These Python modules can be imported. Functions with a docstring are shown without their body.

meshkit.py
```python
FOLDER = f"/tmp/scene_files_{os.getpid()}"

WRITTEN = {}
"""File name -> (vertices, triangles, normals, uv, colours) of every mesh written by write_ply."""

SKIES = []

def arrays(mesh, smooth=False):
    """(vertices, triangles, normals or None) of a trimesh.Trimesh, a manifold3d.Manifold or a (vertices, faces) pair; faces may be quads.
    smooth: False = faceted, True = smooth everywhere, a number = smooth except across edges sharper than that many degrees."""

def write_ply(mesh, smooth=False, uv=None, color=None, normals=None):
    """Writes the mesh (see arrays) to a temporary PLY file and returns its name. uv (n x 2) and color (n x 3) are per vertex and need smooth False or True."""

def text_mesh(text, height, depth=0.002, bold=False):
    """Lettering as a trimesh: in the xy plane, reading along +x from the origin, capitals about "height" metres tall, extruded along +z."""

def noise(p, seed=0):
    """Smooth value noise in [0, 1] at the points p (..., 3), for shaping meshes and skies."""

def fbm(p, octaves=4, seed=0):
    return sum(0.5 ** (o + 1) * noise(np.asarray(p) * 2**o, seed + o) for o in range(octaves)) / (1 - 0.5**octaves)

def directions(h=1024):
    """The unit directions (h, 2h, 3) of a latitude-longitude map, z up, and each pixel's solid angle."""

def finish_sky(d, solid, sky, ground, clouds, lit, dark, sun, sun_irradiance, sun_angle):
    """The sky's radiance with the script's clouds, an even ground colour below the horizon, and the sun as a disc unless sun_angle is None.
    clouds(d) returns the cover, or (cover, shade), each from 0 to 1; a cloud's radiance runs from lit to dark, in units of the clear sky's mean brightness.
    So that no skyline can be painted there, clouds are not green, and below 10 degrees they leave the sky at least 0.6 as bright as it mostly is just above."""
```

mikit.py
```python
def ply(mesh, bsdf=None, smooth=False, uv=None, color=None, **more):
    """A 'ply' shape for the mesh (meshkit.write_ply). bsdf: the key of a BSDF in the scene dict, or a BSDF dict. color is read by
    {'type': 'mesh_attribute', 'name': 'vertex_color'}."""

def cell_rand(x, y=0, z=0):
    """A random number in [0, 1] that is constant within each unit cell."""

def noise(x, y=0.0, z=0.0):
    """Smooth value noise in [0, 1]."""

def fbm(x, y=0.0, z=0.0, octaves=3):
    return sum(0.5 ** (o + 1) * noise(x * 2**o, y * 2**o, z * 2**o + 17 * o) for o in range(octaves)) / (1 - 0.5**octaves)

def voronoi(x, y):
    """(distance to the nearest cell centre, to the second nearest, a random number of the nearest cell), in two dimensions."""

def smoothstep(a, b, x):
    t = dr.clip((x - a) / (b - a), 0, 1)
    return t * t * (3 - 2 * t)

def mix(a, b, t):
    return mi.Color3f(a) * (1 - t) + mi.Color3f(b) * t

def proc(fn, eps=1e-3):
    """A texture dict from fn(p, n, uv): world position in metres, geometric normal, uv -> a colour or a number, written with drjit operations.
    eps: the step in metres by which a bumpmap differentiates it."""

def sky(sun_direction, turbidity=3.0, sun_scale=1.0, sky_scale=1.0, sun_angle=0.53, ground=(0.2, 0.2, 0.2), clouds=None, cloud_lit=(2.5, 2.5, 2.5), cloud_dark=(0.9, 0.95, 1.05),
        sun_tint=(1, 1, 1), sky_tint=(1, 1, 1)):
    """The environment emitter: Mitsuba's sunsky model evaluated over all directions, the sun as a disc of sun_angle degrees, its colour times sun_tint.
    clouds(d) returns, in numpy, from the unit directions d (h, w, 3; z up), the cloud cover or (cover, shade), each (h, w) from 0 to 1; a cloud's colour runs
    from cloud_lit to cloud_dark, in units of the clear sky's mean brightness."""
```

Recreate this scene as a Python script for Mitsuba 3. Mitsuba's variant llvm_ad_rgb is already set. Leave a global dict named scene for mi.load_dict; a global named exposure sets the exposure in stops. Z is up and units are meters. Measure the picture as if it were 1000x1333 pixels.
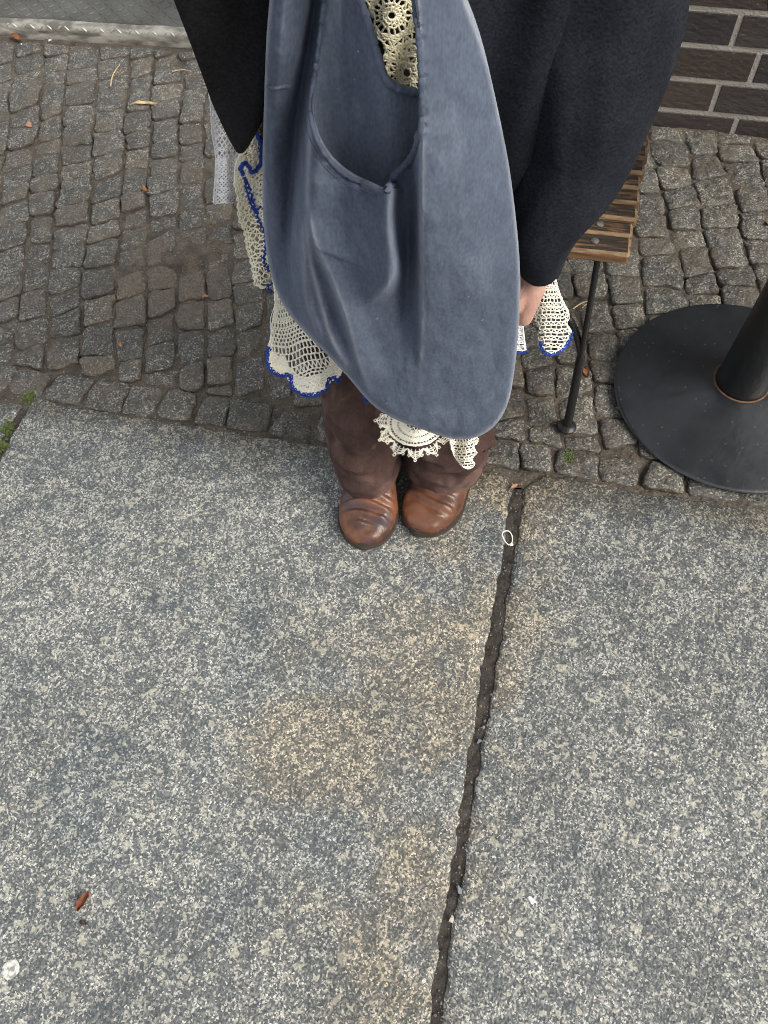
import math, random
import numpy as np, trimesh, shapely, drjit as dr
import mitsuba as mi, mikit, meshkit, manifold3d as m3
from shapely.geometry import Polygon, LineString, Point
from scipy.spatial import Delaunay
from mikit import noise, fbm, voronoi, cell_rand, smoothstep, mix

# ------------------------------------------------------------------ camera, sky, exposure
FPX, HC = 1071.0, 1.3                       # focal length in photo pixels, lens height in metres
TILT, ROLL = math.radians(59.27), math.radians(3.5)
_F = np.array([0, math.cos(TILT), -math.sin(TILT)])
_U0 = np.array([0, math.sin(TILT), math.cos(TILT)])
_X0 = np.array([1.0, 0, 0])
_U = math.cos(ROLL) * _U0 + math.sin(ROLL) * _X0
_X = math.cos(ROLL) * _X0 - math.sin(ROLL) * _U0
EYE = np.array([0, 0, HC])
scene, labels = {'type': 'scene'}, {}
T = mi.ScalarTransform4f
scene['camera'] = {'type': 'perspective', 'fov': math.degrees(2 * math.atan(500 / FPX)), 'fov_axis': 'x', 'near_clip': 0.05, 'far_clip': 400.0,
                   'to_world': T().look_at(origin=EYE.tolist(), target=(EYE + _F).tolist(), up=_U.tolist()),
                   'film': {'type': 'hdrfilm', 'width': 768, 'height': 1024}}
scene['sky'] = mikit.sky((0.75, -0.55, 0.80), turbidity=3, sun_scale=0.95, sun_angle=36, clouds=lambda d: 1.0, cloud_lit=(1.98, 2.05, 2.15), sun_tint=(.85, .97, 1.17))
exposure = 2.0

# ------------------------------------------------------------------ helpers
def ray(px, py):
    px, py = np.asarray(px, float), np.asarray(py, float)
    return FPX * _F + (px - 500)[..., None] * _X + (666.5 - py)[..., None] * _U

def at_y(px, py, Y):                        # the point at distance Y in front of the lens that stands at that place
    d = ray(px, py); return EYE + d * (np.asarray(Y, float) / d[..., 1])[..., None]

def at_z(px, py, z=0.0):                    # the point at height z
    d = ray(px, py); return EYE + d * ((np.asarray(z, float) - HC) / d[..., 2])[..., None]

def to_px(p):
    p = np.asarray(p, float) - EYE; d = p @ _F
    return np.stack([500 + FPX * (p @ _X) / d, 666.5 - FPX * (p @ _U) / d], -1)

def obj(key, mesh, mat, smooth=False, label=None, cat=None, group=None, kind=None, **kw):
    k, i = key, 0
    while k in scene:
        i += 1; k = f'{key}_{i:03d}'
    scene[k] = mikit.ply(mesh, mat, smooth=smooth, **kw)
    tag(k, label, cat, group, kind)
    return k

def tag(k, label=None, cat=None, group=None, kind=None):
    d = {n: v for n, v in (('label', label), ('category', cat), ('group', group), ('kind', kind)) if v}
    if d: labels.setdefault(k, {}).update(d)

used = set()
def thing(name, label, cat=None, group=None, kind=None):
    k, i = name, 0
    while k in used:
        i += 1; k = f'{name}_{i:03d}'
    used.add(k); tag(k, label, cat, group, kind)
    return k

def join(ms): return trimesh.util.concatenate(ms)

def tube(points, r, sides=8, caps=True, closed=False):
    p = np.asarray(points, float); n = len(p)
    r = np.broadcast_to(np.asarray(r, float), (n,))
    t = (np.roll(p, -1, 0) - np.roll(p, 1, 0)) if closed else np.gradient(p, axis=0)
    t /= np.linalg.norm(t, axis=1, keepdims=True) + 1e-12
    a = np.cross(t[0], [0.3, 0.2, 0.93] if abs(t[0][2]) < .8 else [0.9, .3, 0.1]); a /= np.linalg.norm(a)
    A = []
    for k in range(n):
        a = a - t[k] * (a @ t[k]); a /= np.linalg.norm(a) + 1e-12; A.append(a)
    A = np.array(A); B = np.cross(t, A)
    ang = np.arange(sides) * 2 * np.pi / sides
    v = (p[:, None] + r[:, None, None] * (np.cos(ang)[None, :, None] * A[:, None] + np.sin(ang)[None, :, None] * B[:, None])).reshape(-1, 3)
    f = []
    for i in range(n if closed else n - 1):
        i2 = (i + 1) % n
        for j in range(sides):
            j2 = (j + 1) % sides
            f += [[i * sides + j, i * sides + j2, i2 * sides + j2], [i * sides + j, i2 * sides + j2, i2 * sides + j]]
    if caps and not closed:
        v = np.vstack([v, p[0], p[-1]]); c0, c1 = n * sides, n * sides + 1
        for j in range(sides):
            j2 = (j + 1) % sides
            f += [[c0, j2, j], [c1, (n - 1) * sides + j, (n - 1) * sides + j2]]
    return trimesh.Trimesh(v, np.array(f), process=False)

def spline(pts, n=40, closed=False):
    from scipy.interpolate import CubicSpline
    p = np.asarray(pts, float)
    if closed: p = np.vstack([p, p[:1]])
    s = np.r_[0, np.cumsum(np.linalg.norm(np.diff(p, axis=0), axis=1))]
    cs = CubicSpline(s, p, bc_type='periodic' if closed else 'natural')
    return cs(np.linspace(0, s[-1], n, endpoint=not closed))

def box(size, bev=0.004, center=(0, 0, 0), M=None):
    """a box with chamfered edges"""
    h = np.array(size, float) / 2; b = min(bev, h.min() * .6)
    pts = []
    for sx in (-1, 1):
        for sy in (-1, 1):
            for sz in (-1, 1):
                s = np.array([sx, sy, sz]) * h
                for k in range(3):
                    q = s - np.sign(s) * b; q[k] = s[k]; pts.append(q)
    m = trimesh.convex.convex_hull(np.array(pts))
    m = trimesh.Trimesh(m.vertices, m.faces, process=False)
    if M is not None: m.apply_transform(M)
    m.apply_translation(center)
    return m

def frame(origin, xdir, zdir=(0, 0, 1)):
    x = np.array(xdir, float); x /= np.linalg.norm(x)
    z = np.array(zdir, float); z = z - x * (x @ z); z /= np.linalg.norm(z)
    M = np.eye(4); M[:3, 0], M[:3, 1], M[:3, 2], M[:3, 3] = x, np.cross(z, x), z, origin
    return M

def loft(rings, cap0=True, cap1=True):
    """rings: list of (n,3) arrays"""
    n = len(rings[0]); v = np.vstack(rings); f = []
    for i in range(len(rings) - 1):
        for j in range(n):
            j2 = (j + 1) % n
            f += [[i * n + j, i * n + j2, (i + 1) * n + j2], [i * n + j, (i + 1) * n + j2, (i + 1) * n + j]]
    for cap, base, flip in ((cap0, 0, True), (cap1, (len(rings) - 1) * n, False)):
        if cap:
            v = np.vstack([v, v[base:base + n].mean(0)]); c = len(v) - 1
            for j in range(n):
                j2 = (j + 1) % n
                f.append([c, base + j2, base + j] if flip else [c, base + j, base + j2])
    m = trimesh.Trimesh(v, np.array(f), process=False)
    return m

def sheet(poly, Yfun, step=4.0, thick=0.003, round_w=0, round_d=0, round_line=None, seed=0, wear_and_highlight=None):
    """A piece of cloth: its outline as seen from the front, its depth Yfun(px, py), its thickness behind it."""
    rs = np.random.RandomState(seed)
    poly = Polygon(poly) if not isinstance(poly, Polygon) else poly
    poly = poly.buffer(0)
    ring = poly.exterior; nb = max(12, int(ring.length / step))
    bp = np.array([ring.interpolate(t * ring.length / nb).coords[0] for t in range(nb)])
    x0, y0, x1, y1 = poly.bounds
    gx, gy = np.meshgrid(np.arange(x0, x1, step), np.arange(y0, y1, step * .87))
    gx = gx + (np.arange(gx.shape[0]) % 2)[:, None] * step / 2
    g = np.stack([gx.ravel(), gy.ravel()], -1)
    g = g[shapely.contains_xy(poly.buffer(-step * .55), g[:, 0], g[:, 1])]
    p = np.vstack([bp, g])
    tri = Delaunay(p).simplices
    c = p[tri].mean(1); tri = tri[shapely.contains_xy(poly, c[:, 0], c[:, 1])]
    a = np.cross(p[tri[:, 1]] - p[tri[:, 0]], p[tri[:, 2]] - p[tri[:, 0]])
    tri = tri[np.abs(a) > 1e-6]; a = a[np.abs(a) > 1e-6]
    tri[a < 0] = tri[a < 0][:, ::-1]                       # y runs down: positive area = clockwise on screen
    Y = Yfun(p[:, 0], p[:, 1])
    if round_w:
        d = shapely.distance(shapely.points(p), round_line if round_line is not None else ring)
        q = np.clip(1 - d / round_w, 0, 1)
        Y = Y + round_d * (1 - np.sqrt(np.maximum(0, 1 - q ** 2)))
    front = at_y(p[:, 0], p[:, 1], Y)
    back = front.copy(); back[:, 1] += thick(p[:, 0], p[:, 1]) if callable(thick) else thick
    n = len(p)
    e = np.sort(np.vstack([tri[:, [0, 1]], tri[:, [1, 2]], tri[:, [2, 0]]]), 1)
    full = np.vstack([tri[:, [0, 1]], tri[:, [1, 2]], tri[:, [2, 0]]])
    _, inv, cnt = np.unique(e, axis=0, return_inverse=True, return_counts=True)
    be = full[cnt[inv.ravel()] == 1]
    f = [tri[:, ::-1], tri + n, np.stack([be[:, 0] + 2 * n, be[:, 1] + 2 * n, be[:, 1] + 3 * n], -1), np.stack([be[:, 0] + 2 * n, be[:, 1] + 3 * n, be[:, 0] + 3 * n], -1)]
    m = trimesh.Trimesh(np.vstack([front, back, front, back]), np.vstack(f), process=False)
    if wear_and_highlight is not None:
        w = wear_and_highlight(p[:, 0], p[:, 1]); return m, np.stack([np.tile(w, 4), np.zeros(4 * n)], -1)
    return m

def px_tube(pts, Yfun, r, sides=5, off=0.0, closed=False):
    p = np.asarray(pts, float)
    return tube(at_y(p[:, 0], p[:, 1], Yfun(p[:, 0], p[:, 1]) - off), r, sides, closed=closed)

# ------------------------------------------------------------------ materials
def C(*v): return mi.Color3f(*v)
def mat(key, tex, rough=.8, bump=None, bscale=1.0, eps=1e-3, **kw):
    col = mikit.proc(tex) if callable(tex) else {'type': 'rgb', 'value': list(tex)}
    b = {'type': 'principled', 'base_color': col, 'roughness': mikit.proc(rough) if callable(rough) else rough, **kw}
    if bump is not None:
        b = {'type': 'bumpmap', 'arbitrary': {**mikit.proc(bump, eps)}, 'scale': bscale, 'bsdf': b}
    scene[key] = {'type': 'twosided', 'bsdf': b}

def grain(p, s, dark, mid, light, kl=.30, kd=.36):
    """speckled granite: crystals of three kinds, s cells a metre"""
    wx = noise(p.x * s * .9, p.y * s * .9, p.z * s) - .5
    wy = noise(p.x * s * .9 + 41, p.y * s * .9 + 7, p.z * s) - .5
    d, e, r = voronoi(p.x * s + wx * 1.1, p.y * s + wy * 1.1 + p.z * s * .7)
    n2 = noise(p.x * s * .55 + 13, p.y * s * .55, p.z * s * .5)
    clump = fbm(p.x * 60, p.y * 60, p.z * 60) - .5
    r = .74 * r + .26 * n2 + clump * .40
    c = mix(dark, mid, smoothstep(kd - .22, kd + .22, r))
    q = cell_rand(dr.floor(p.x * s * .8 + wx), dr.floor(p.y * s * .8 + wy), 5)
    c = mix(c, mi.Color3f(light) * (.55 + .75 * q), smoothstep(1 - kl - .12, 1 - kl + .16, r))
    d2, e2, r2 = voronoi(p.x * s * .62 + wy, p.y * s * .62 + wx + p.z * s * .6)
    c = mix(c, mi.Color3f(light) * 1.55, smoothstep(.38, .22, d2) * smoothstep(.80, .86, r2 + clump * .5) * .85)
    c = mix(c, mi.Color3f(dark) * .62, smoothstep(.40, .22, d2) * smoothstep(.17, .10, r2) * .7)
    f = noise(p.x * s * 2.6, p.y * s * 2.6, p.z * s * 2.6)
    return c * (.74 + .52 * f)

BORDER_A, BORDER_B = at_z(48, 518), at_z(431, 570)
BDIR = np.array([math.cos(math.radians(-14.9)), math.sin(math.radians(-14.9)), 0])
NDIR = np.array([-BDIR[1], BDIR[0], 0])
JOINT_PX = [(674, 634), (668, 690), (655, 765), (645, 830), (632, 905), (618, 980), (606, 1060), (597, 1130), (584, 1200), (575, 1270), (569, 1333)]
JOINT = at_z(*np.array(JOINT_PX, float).T)
J0, J1 = JOINT[0], JOINT[-1]
JD = (J1 - J0)[:2] / np.linalg.norm((J1 - J0)[:2])
SIDE = 1.0 if -JD[1] > 0 else -1.0

STAIN = [float(v) for v in at_z(420, 970)[:2]]
def slab_col(p, n, uv):
    c = grain(p, 430, (.074, .085, .093), (.165, .171, .168), (.40, .396, .368), .28, .46)
    # scattered large pale feldspars
    d, e, r = voronoi(p.x * 42 + noise(p.x * 160, p.y * 160) * .7, p.y * 42 + noise(p.x * 150 + 9, p.y * 150) * .7)
    c = mix(c, C(.41, .40, .335) * (.75 + .5 * noise(p.x * 500, p.y * 500)), .72 * smoothstep(.24, .12, d) * smoothstep(.60, .72, r))
    d, e, r = voronoi(p.x * 88 + noise(p.x * 260, p.y * 260) * .8, p.y * 88 + noise(p.x * 250 + 9, p.y * 250) * .8)
    c = mix(c, C(.46, .44, .37) * (.7 + .6 * noise(p.x * 700, p.y * 700)), .7 * smoothstep(.28, .14, d) * smoothstep(.74, .82, r))
    # broad tonal drift and brown iron staining that follows the joint
    k = fbm(p.x * 5, p.y * 5, 3.0)
    c = c * (.84 + .32 * k)
    dj = (p.x - float(J0[0])) * float(-JD[1]) * SIDE + (p.y - float(J0[1])) * float(JD[0]) * SIDE
    dj = dr.select(dj > 0, dj * 3.6, -dj)
    st = smoothstep(.40, .03, dj + .30 * (fbm(p.x * 6 + 5, p.y * 6) - .5)) * smoothstep(.26, .60, fbm(p.x * 11, p.y * 11 + 3))
    sx, sy = (p.x - STAIN[0]) / .17, (p.y - STAIN[1]) / .12
    st = dr.maximum(st, smoothstep(1.15, .45, dr.sqrt(sx * sx + sy * sy) + .8 * (fbm(p.x * 13, p.y * 13 + 8) - .5)))
    c = c * mix((1, 1, 1), (1.17, 1.0, .80), .70 * st)
    dk = smoothstep(.56, .74, fbm(p.x * 8 + 31, p.y * 8 + 2))
    c = c * mix((1, 1, 1), (.84, .87, .91), dk)
    # dirt along the edge that meets the setts
    db = (p.x - float(BORDER_A[0])) * float(NDIR[0]) + (p.y - float(BORDER_A[1])) * float(NDIR[1])
    edge = smoothstep(-.10, .0, db + .08 * (fbm(p.x * 18, p.y * 18) - .5))
    c = mix(c, c * C(.58, .54, .48), edge)
    return c
def slab_bump(p, n, uv):
    return .0022 * fbm(p.x * 110, p.y * 110, p.z * 110) + .0012 * noise(p.x * 420, p.y * 420)
mat('slab_granite', slab_col, .62, slab_bump, 1.0, eps=.0012)

def sett_col(p, n, uv):
    c = grain(p, 380, (.056, .056, .053), (.106, .102, .093), (.25, .238, .21), .22, .46)
    k = fbm(p.x * 7, p.y * 7, 2.0)
    c = c * (.74 + .46 * k)
    mud = smoothstep(.50, .72, fbm(p.x * 16 + 3, p.y * 16, 1.0)) * .6
    mx, my = p.x + .43, p.y - 1.40
    mud = dr.maximum(mud, smoothstep(.22, .05, dr.sqrt(mx * mx + my * my) + .16 * (fbm(p.x * 25, p.y * 25) - .5)))
    c = mix(c, C(.105, .086, .066) * (.6 + .8 * noise(p.x * 330, p.y * 330)), mud * .85)
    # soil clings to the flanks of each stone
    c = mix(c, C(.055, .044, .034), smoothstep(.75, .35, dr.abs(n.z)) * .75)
    return c
def sett_bump(p, n, uv):
    return .0065 * fbm(p.x * 75, p.y * 75, p.z * 75) + .0012 * noise(p.x * 330, p.y * 330, p.z * 330)
mat('sett_granite', sett_col, .7, sett_bump, 1.0, eps=.0015)
def sett_col2(p, n, uv): return sett_col(p, n, uv) * C(1.15, 1.13, 1.09)
def sett_col3(p, n, uv): return sett_col(p, n, uv) * C(.84, .85, .86)
mat('sett_granite_pale', sett_col2, .68, sett_bump, 1.0, eps=.0015)
mat('sett_granite_dark', sett_col3, .66, sett_bump, 1.0, eps=.0015)

def soil_col(p, n, uv):
    a = fbm(p.x * 40, p.y * 40, 1.0)
    c = mix((.036, .031, .026), (.120, .102, .082), a)
    d, e, r = voronoi(p.x * 160, p.y * 160)
    c = mix(c, mix((.22, .19, .15), (.12, .045, .022), smoothstep(.93, .95, r)), smoothstep(.30, .18, d) * smoothstep(.84, .90, r))
    return c * (.6 + .8 * noise(p.x * 500, p.y * 500))
def soil_bump(p, n, uv): return .008 * fbm(p.x * 90, p.y * 90, 0.0, 4)
mat('soil', soil_col, .95, soil_bump, 1.0, eps=.002)
def jointfill_col(p, n, uv):
    a = fbm(p.x * 70, p.y * 70, 1.0)
    c = mix((.018, .016, .015), (.064, .056, .049), a)
    d, e, r = voronoi(p.x * 260, p.y * 260)
    return mix(c, C(.22, .2, .18), smoothstep(.28, .16, d) * smoothstep(.95, .98, r)) * (.6 + .8 * noise(p.x * 600, p.y * 600))
mat('joint_dirt', jointfill_col, .95, soil_bump, 1.0, eps=.002)

def brick_col(p, n, uv):
    k = fbm(p.x * 9, p.y * 9, p.z * 14)
    c = mix((.034, .029, .028), (.060, .051, .048), k)
    sp = smoothstep(.86, .9, noise(p.x * 210, p.y * 210, p.z * 210))
    return mix(c, (.14, .12, .11), sp * .6) * (.8 + .4 * noise(p.x * 120, p.y * 120, p.z * 300))
def brick_bump(p, n, uv): return .002 * fbm(p.x * 60, p.y * 60, p.z * 130)
mat('clinker', brick_col, .5, brick_bump, 1.0, eps=.002)
mat('clinker_red', lambda p, n, uv: brick_col(p, n, uv) * C(1.14, 1.0, .93), .52, brick_bump, 1.0, eps=.002)
mat('clinker_dark', lambda p, n, uv: brick_col(p, n, uv) * C(.78, .82, .88), .48, brick_bump, 1.0, eps=.002)
def mortar_col(p, n, uv):
    return mix((.24, .22, .195), (.38, .355, .32), fbm(p.x * 30, p.y * 30, p.z * 30)) * (.75 + .5 * noise(p.x * 600, p.y * 600, p.z * 600))
mat('mortar', mortar_col, .9, lambda p, n, uv: .003 * fbm(p.x * 260, p.y * 260, p.z * 260), 1.0, eps=.001)

def velvet_col(p, n, uv):
    k = fbm(p.x * 10, p.y * 10, p.z * 6, 4)
    st = noise(p.x * 700, p.y * 200, p.z * 90)
    wear_and_highlight = smoothstep(.52, .78, fbm(p.x * 26, p.y * 26, p.z * 17, 4))
    c = mix((.056, .070, .104), (.096, .118, .166), k)
    c = mix(c, (.150, .178, .235), wear_and_highlight * .28)
    lint = smoothstep(.93, .97, noise(p.x * 380, p.y * 300, p.z * 260)) * smoothstep(.5, .7, fbm(p.x * 14 + 3, p.y * 14, p.z * 14))
    c = mix(c, (.33, .35, .40), lint * .5)
    g = noise(p.x * 480, p.y * 480, p.z * 300)
    return c * (.76 + .20 * st + .28 * g)
def velvet_worn_highlit(p, n, uv):
    # rubbed pile plus painted highlights: paler colour along the creases and outer edge
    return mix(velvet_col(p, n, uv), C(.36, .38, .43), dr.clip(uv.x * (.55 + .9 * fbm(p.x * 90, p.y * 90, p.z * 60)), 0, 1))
def velvet_bump(p, n, uv):
    return .0006 * noise(p.x * 620, p.y * 150, p.z * 90) + .0045 * fbm(p.x * 46, p.y * 46, p.z * 26, 4) + .0008 * noise(p.x * 900, p.y * 900, p.z * 900)
mat('velvet_blue', velvet_col, .9, velvet_bump, 1.0, eps=.0012, sheen=1.0, sheen_tint=.45, specular=.2)
mat('velvet_blue_worn_highlit', velvet_worn_highlit, .9, velvet_bump, 1.0, eps=.0012, sheen=1.0, sheen_tint=.45, specular=.2)
mat('velvet_lining', lambda p, n, uv: velvet_col(p, n, uv) * C(2.6, 2.5, 2.3), .95, velvet_bump, 1.0, eps=.0012, sheen=.4, sheen_tint=.5, specular=.1)
mat('thread_blue_grey', (.085, .10, .14), .9)

def brown_col(p, n, uv):
    k = fbm(p.x * 14, p.y * 14, p.z * 10, 4)
    w = smoothstep(.50, .75, fbm(p.x * 30 + 3, p.y * 30, p.z * 14))
    c = mix((.033, .0195, .018), (.092, .056, .050), k)
    return mix(c, (.17, .108, .093), w * .55) * (.8 + .4 * noise(p.x * 600, p.y * 600, p.z * 160))
mat('velvet_brown', brown_col, .9, lambda p, n, uv: .006 * fbm(p.x * 30, p.y * 30, p.z * 24) + .001 * noise(p.x * 700, p.y * 700, p.z * 300), 1.0, eps=.0015, sheen=.8, sheen_tint=.6, specular=.15)

def wool(p, a, b):
    k = fbm(p.x * 22, p.y * 22, p.z * 22)
    f = noise(p.x * 520, p.y * 520, p.z * 520)
    lint = smoothstep(.955, .985, noise(p.x * 300 + 7, p.y * 300, p.z * 300))
    return mix(mix(a, b, k) * (.55 + .9 * f), (.10, .10, .11), lint * .45)
def wool_bump(p, n, uv):
    return .0008 * fbm(p.x * 420, p.y * 420, p.z * 420) + .005 * fbm(p.x * 18, p.y * 18, p.z * 9)
mat('wool_navy', lambda p, n, uv: wool(p, (.0086, .0098, .0135), (.0200, .0228, .0305)), .95, wool_bump, 1.0, eps=.001, sheen=.25, specular=.1)
mat('wool_black', lambda p, n, uv: wool(p, (.008, .008, .009), (.015, .015, .017)), .95, wool_bump, 1.0, eps=.001, sheen=.18, specular=.1)
mat('dark_knit', (.012, .010, .010), .95)

def leather_col(p, n, uv):
    k = fbm(p.x * 24, p.y * 24, p.z * 24, 4)
    c = mix((.048, .019, .012), (.170, .068, .035), smoothstep(.30, .66, k))
    scuff = smoothstep(.52, .68, fbm(p.x * 18 + 11, p.y * 26, p.z * 18))
    return mix(c, (.050, .034, .042), scuff * .8)
mat('boot_leather', leather_col, .38, lambda p, n, uv: .0040 * fbm(p.x * 26, p.y * 60, p.z * 26, 2) + .0002 * noise(p.x * 500, p.y * 500, p.z * 500), 1.0, eps=.001, clearcoat=.35, clearcoat_gloss=.55)
mat('boot_sole', lambda p, n, uv: mix((.022, .016, .013), (.06, .044, .034), fbm(p.x * 60, p.y * 60, p.z * 200)), .8)

def thread_mat(key, a, b):
    mat(key, lambda p, n, uv: mix(a, b, noise(p.x * 160, p.y * 160, p.z * 160)) * (.82 + .36 * noise(p.x * 1500, p.y * 1500, p.z * 1500)), .85, sheen=.3)
thread_mat('cotton_cream', (.88, .85, .73), (.92, .90, .81))
thread_mat('cotton_yellowed', (.80, .76, .56), (.88, .84, .68))
thread_mat('cotton_white', (.84, .85, .87), (.90, .90, .91))
thread_mat('cotton_blue', (.008, .026, .19), (.014, .055, .34))
thread_mat('cotton_black', (.01, .01, .012), (.03, .03, .03))

mat('skin', lambda p, n, uv: mix((.45, .25, .195), (.56, .345, .285), fbm(p.x * 45, p.y * 45, p.z * 45)), .5, lambda p, n, uv: .0009 * fbm(p.x * 330, p.y * 330, p.z * 330), 1.0, eps=.001, specular=.4)
mat('hair', lambda p, n, uv: mix((.035, .02, .012), (.09, .05, .028), noise(p.x * 300, p.y * 300, p.z * 20)), .55)
mat('eye_white', (.7, .68, .66), .25)
mat('iris', (.05, .035, .025), .2)
mat('lip', (.36, .12, .11), .45)

def wood_col(p, n, uv):
    u = p.x * float(BDIR[0]) + p.y * float(BDIR[1]); v = p.x * float(NDIR[0]) + p.y * float(NDIR[1])
    g = fbm(u * 14, v * 260, p.z * 200, 4)
    c = mix((.085, .044, .021), (.27, .148, .070), g)
    dark = smoothstep(.30, .52, fbm(u * 22 + 4, v * 130, p.z * 30, 4))
    end = smoothstep(.90, 1.0, dr.abs(n.z))
    c = mix(c, (.34, .235, .135), smoothstep(.25, .5, dr.abs(n.z)) * smoothstep(.95, .8, dr.abs(n.z)) * .75 * smoothstep(.35, .6, fbm(u * 40, v * 90, p.z * 120)))
    return mix(c, (.020, .015, .012), dark * (.15 + .80 * end))
mat('slat_wood', wood_col, .6, lambda p, n, uv: .003 * fbm((p.x * float(BDIR[0]) + p.y * float(BDIR[1])) * 20, (p.x * float(NDIR[0]) + p.y * float(NDIR[1])) * 300, p.z * 200), 1.0, eps=.001)
def black_metal_col(p, n, uv):
    d, e, r = voronoi(p.x * 95, p.y * 95)
    s = smoothstep(.17, .11, d) * smoothstep(.93, .97, r)
    dust = fbm(p.x * 11, p.y * 11, p.z * 11) * smoothstep(.25, .8, fbm(p.x * 26, p.y * 26 + 4, p.z * 9))
    c = mix((.0038, .0056, .009), (.0105, .0145, .021), dust)
    c = mix(c, (.10, .105, .115), s * .55)
    return mix(c, (.30, .30, .30), smoothstep(.982, .99, noise(p.x * 400, p.y * 400, p.z * 400)) * smoothstep(.4, .7, fbm(p.x * 9, p.y * 9)) * .7)
mat('black_metal', black_metal_col, lambda p, n, uv: .26 + .20 * fbm(p.x * 26, p.y * 26, p.z * 9), lambda p, n, uv: .0006 * fbm(p.x * 70, p.y * 70, p.z * 70), 1.0, eps=.002, specular=1.0, clearcoat=.5, clearcoat_gloss=.75)
mat('black_paint', (.011, .012, .013), .42, lambda p, n, uv: .0012 * fbm(p.x * 160, p.y * 160, p.z * 60), 1.0, eps=.001)
mat('rust', lambda p, n, uv: mix((.07, .035, .02), (.22, .12, .065), fbm(p.x * 150, p.y * 150, p.z * 150)), .85)
mat('steel', lambda p, n, uv: mix((.10, .09, .08), (.45, .44, .42), fbm(p.x * 160, p.y * 160, p.z * 60)), .45, metallic=.8)
def plate_col(p, n, uv):
    k = fbm(p.x * 20, p.y * 20, p.z * 20)
    dirt = smoothstep(.35, .65, fbm(p.x * 8, p.y * 8, p.z * 40, 4))
    return mix(mix((.10, .10, .092), (.20, .20, .186), k), (.10, .096, .085), dirt * .8)
mat('checker_steel', plate_col, .50, lambda p, n, uv: .001 * fbm(p.x * 120, p.y * 120, p.z * 120), 1.0, metallic=.55)
mat('lip_steel', lambda p, n, uv: mix((.20, .185, .16), (.52, .50, .45), smoothstep(.3, .7, fbm(p.x * 26, p.y * 26, p.z * 70, 4))), .5, lambda p, n, uv: .003 * fbm(p.x * 50, p.y * 50, p.z * 90), 1.0, metallic=.5)
mat('worn_steel', lambda p, n, uv: mix((.42, .385, .33), (.68, .65, .58), fbm(p.x * 30, p.y * 30, p.z * 60)), .46, metallic=.6)
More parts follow.
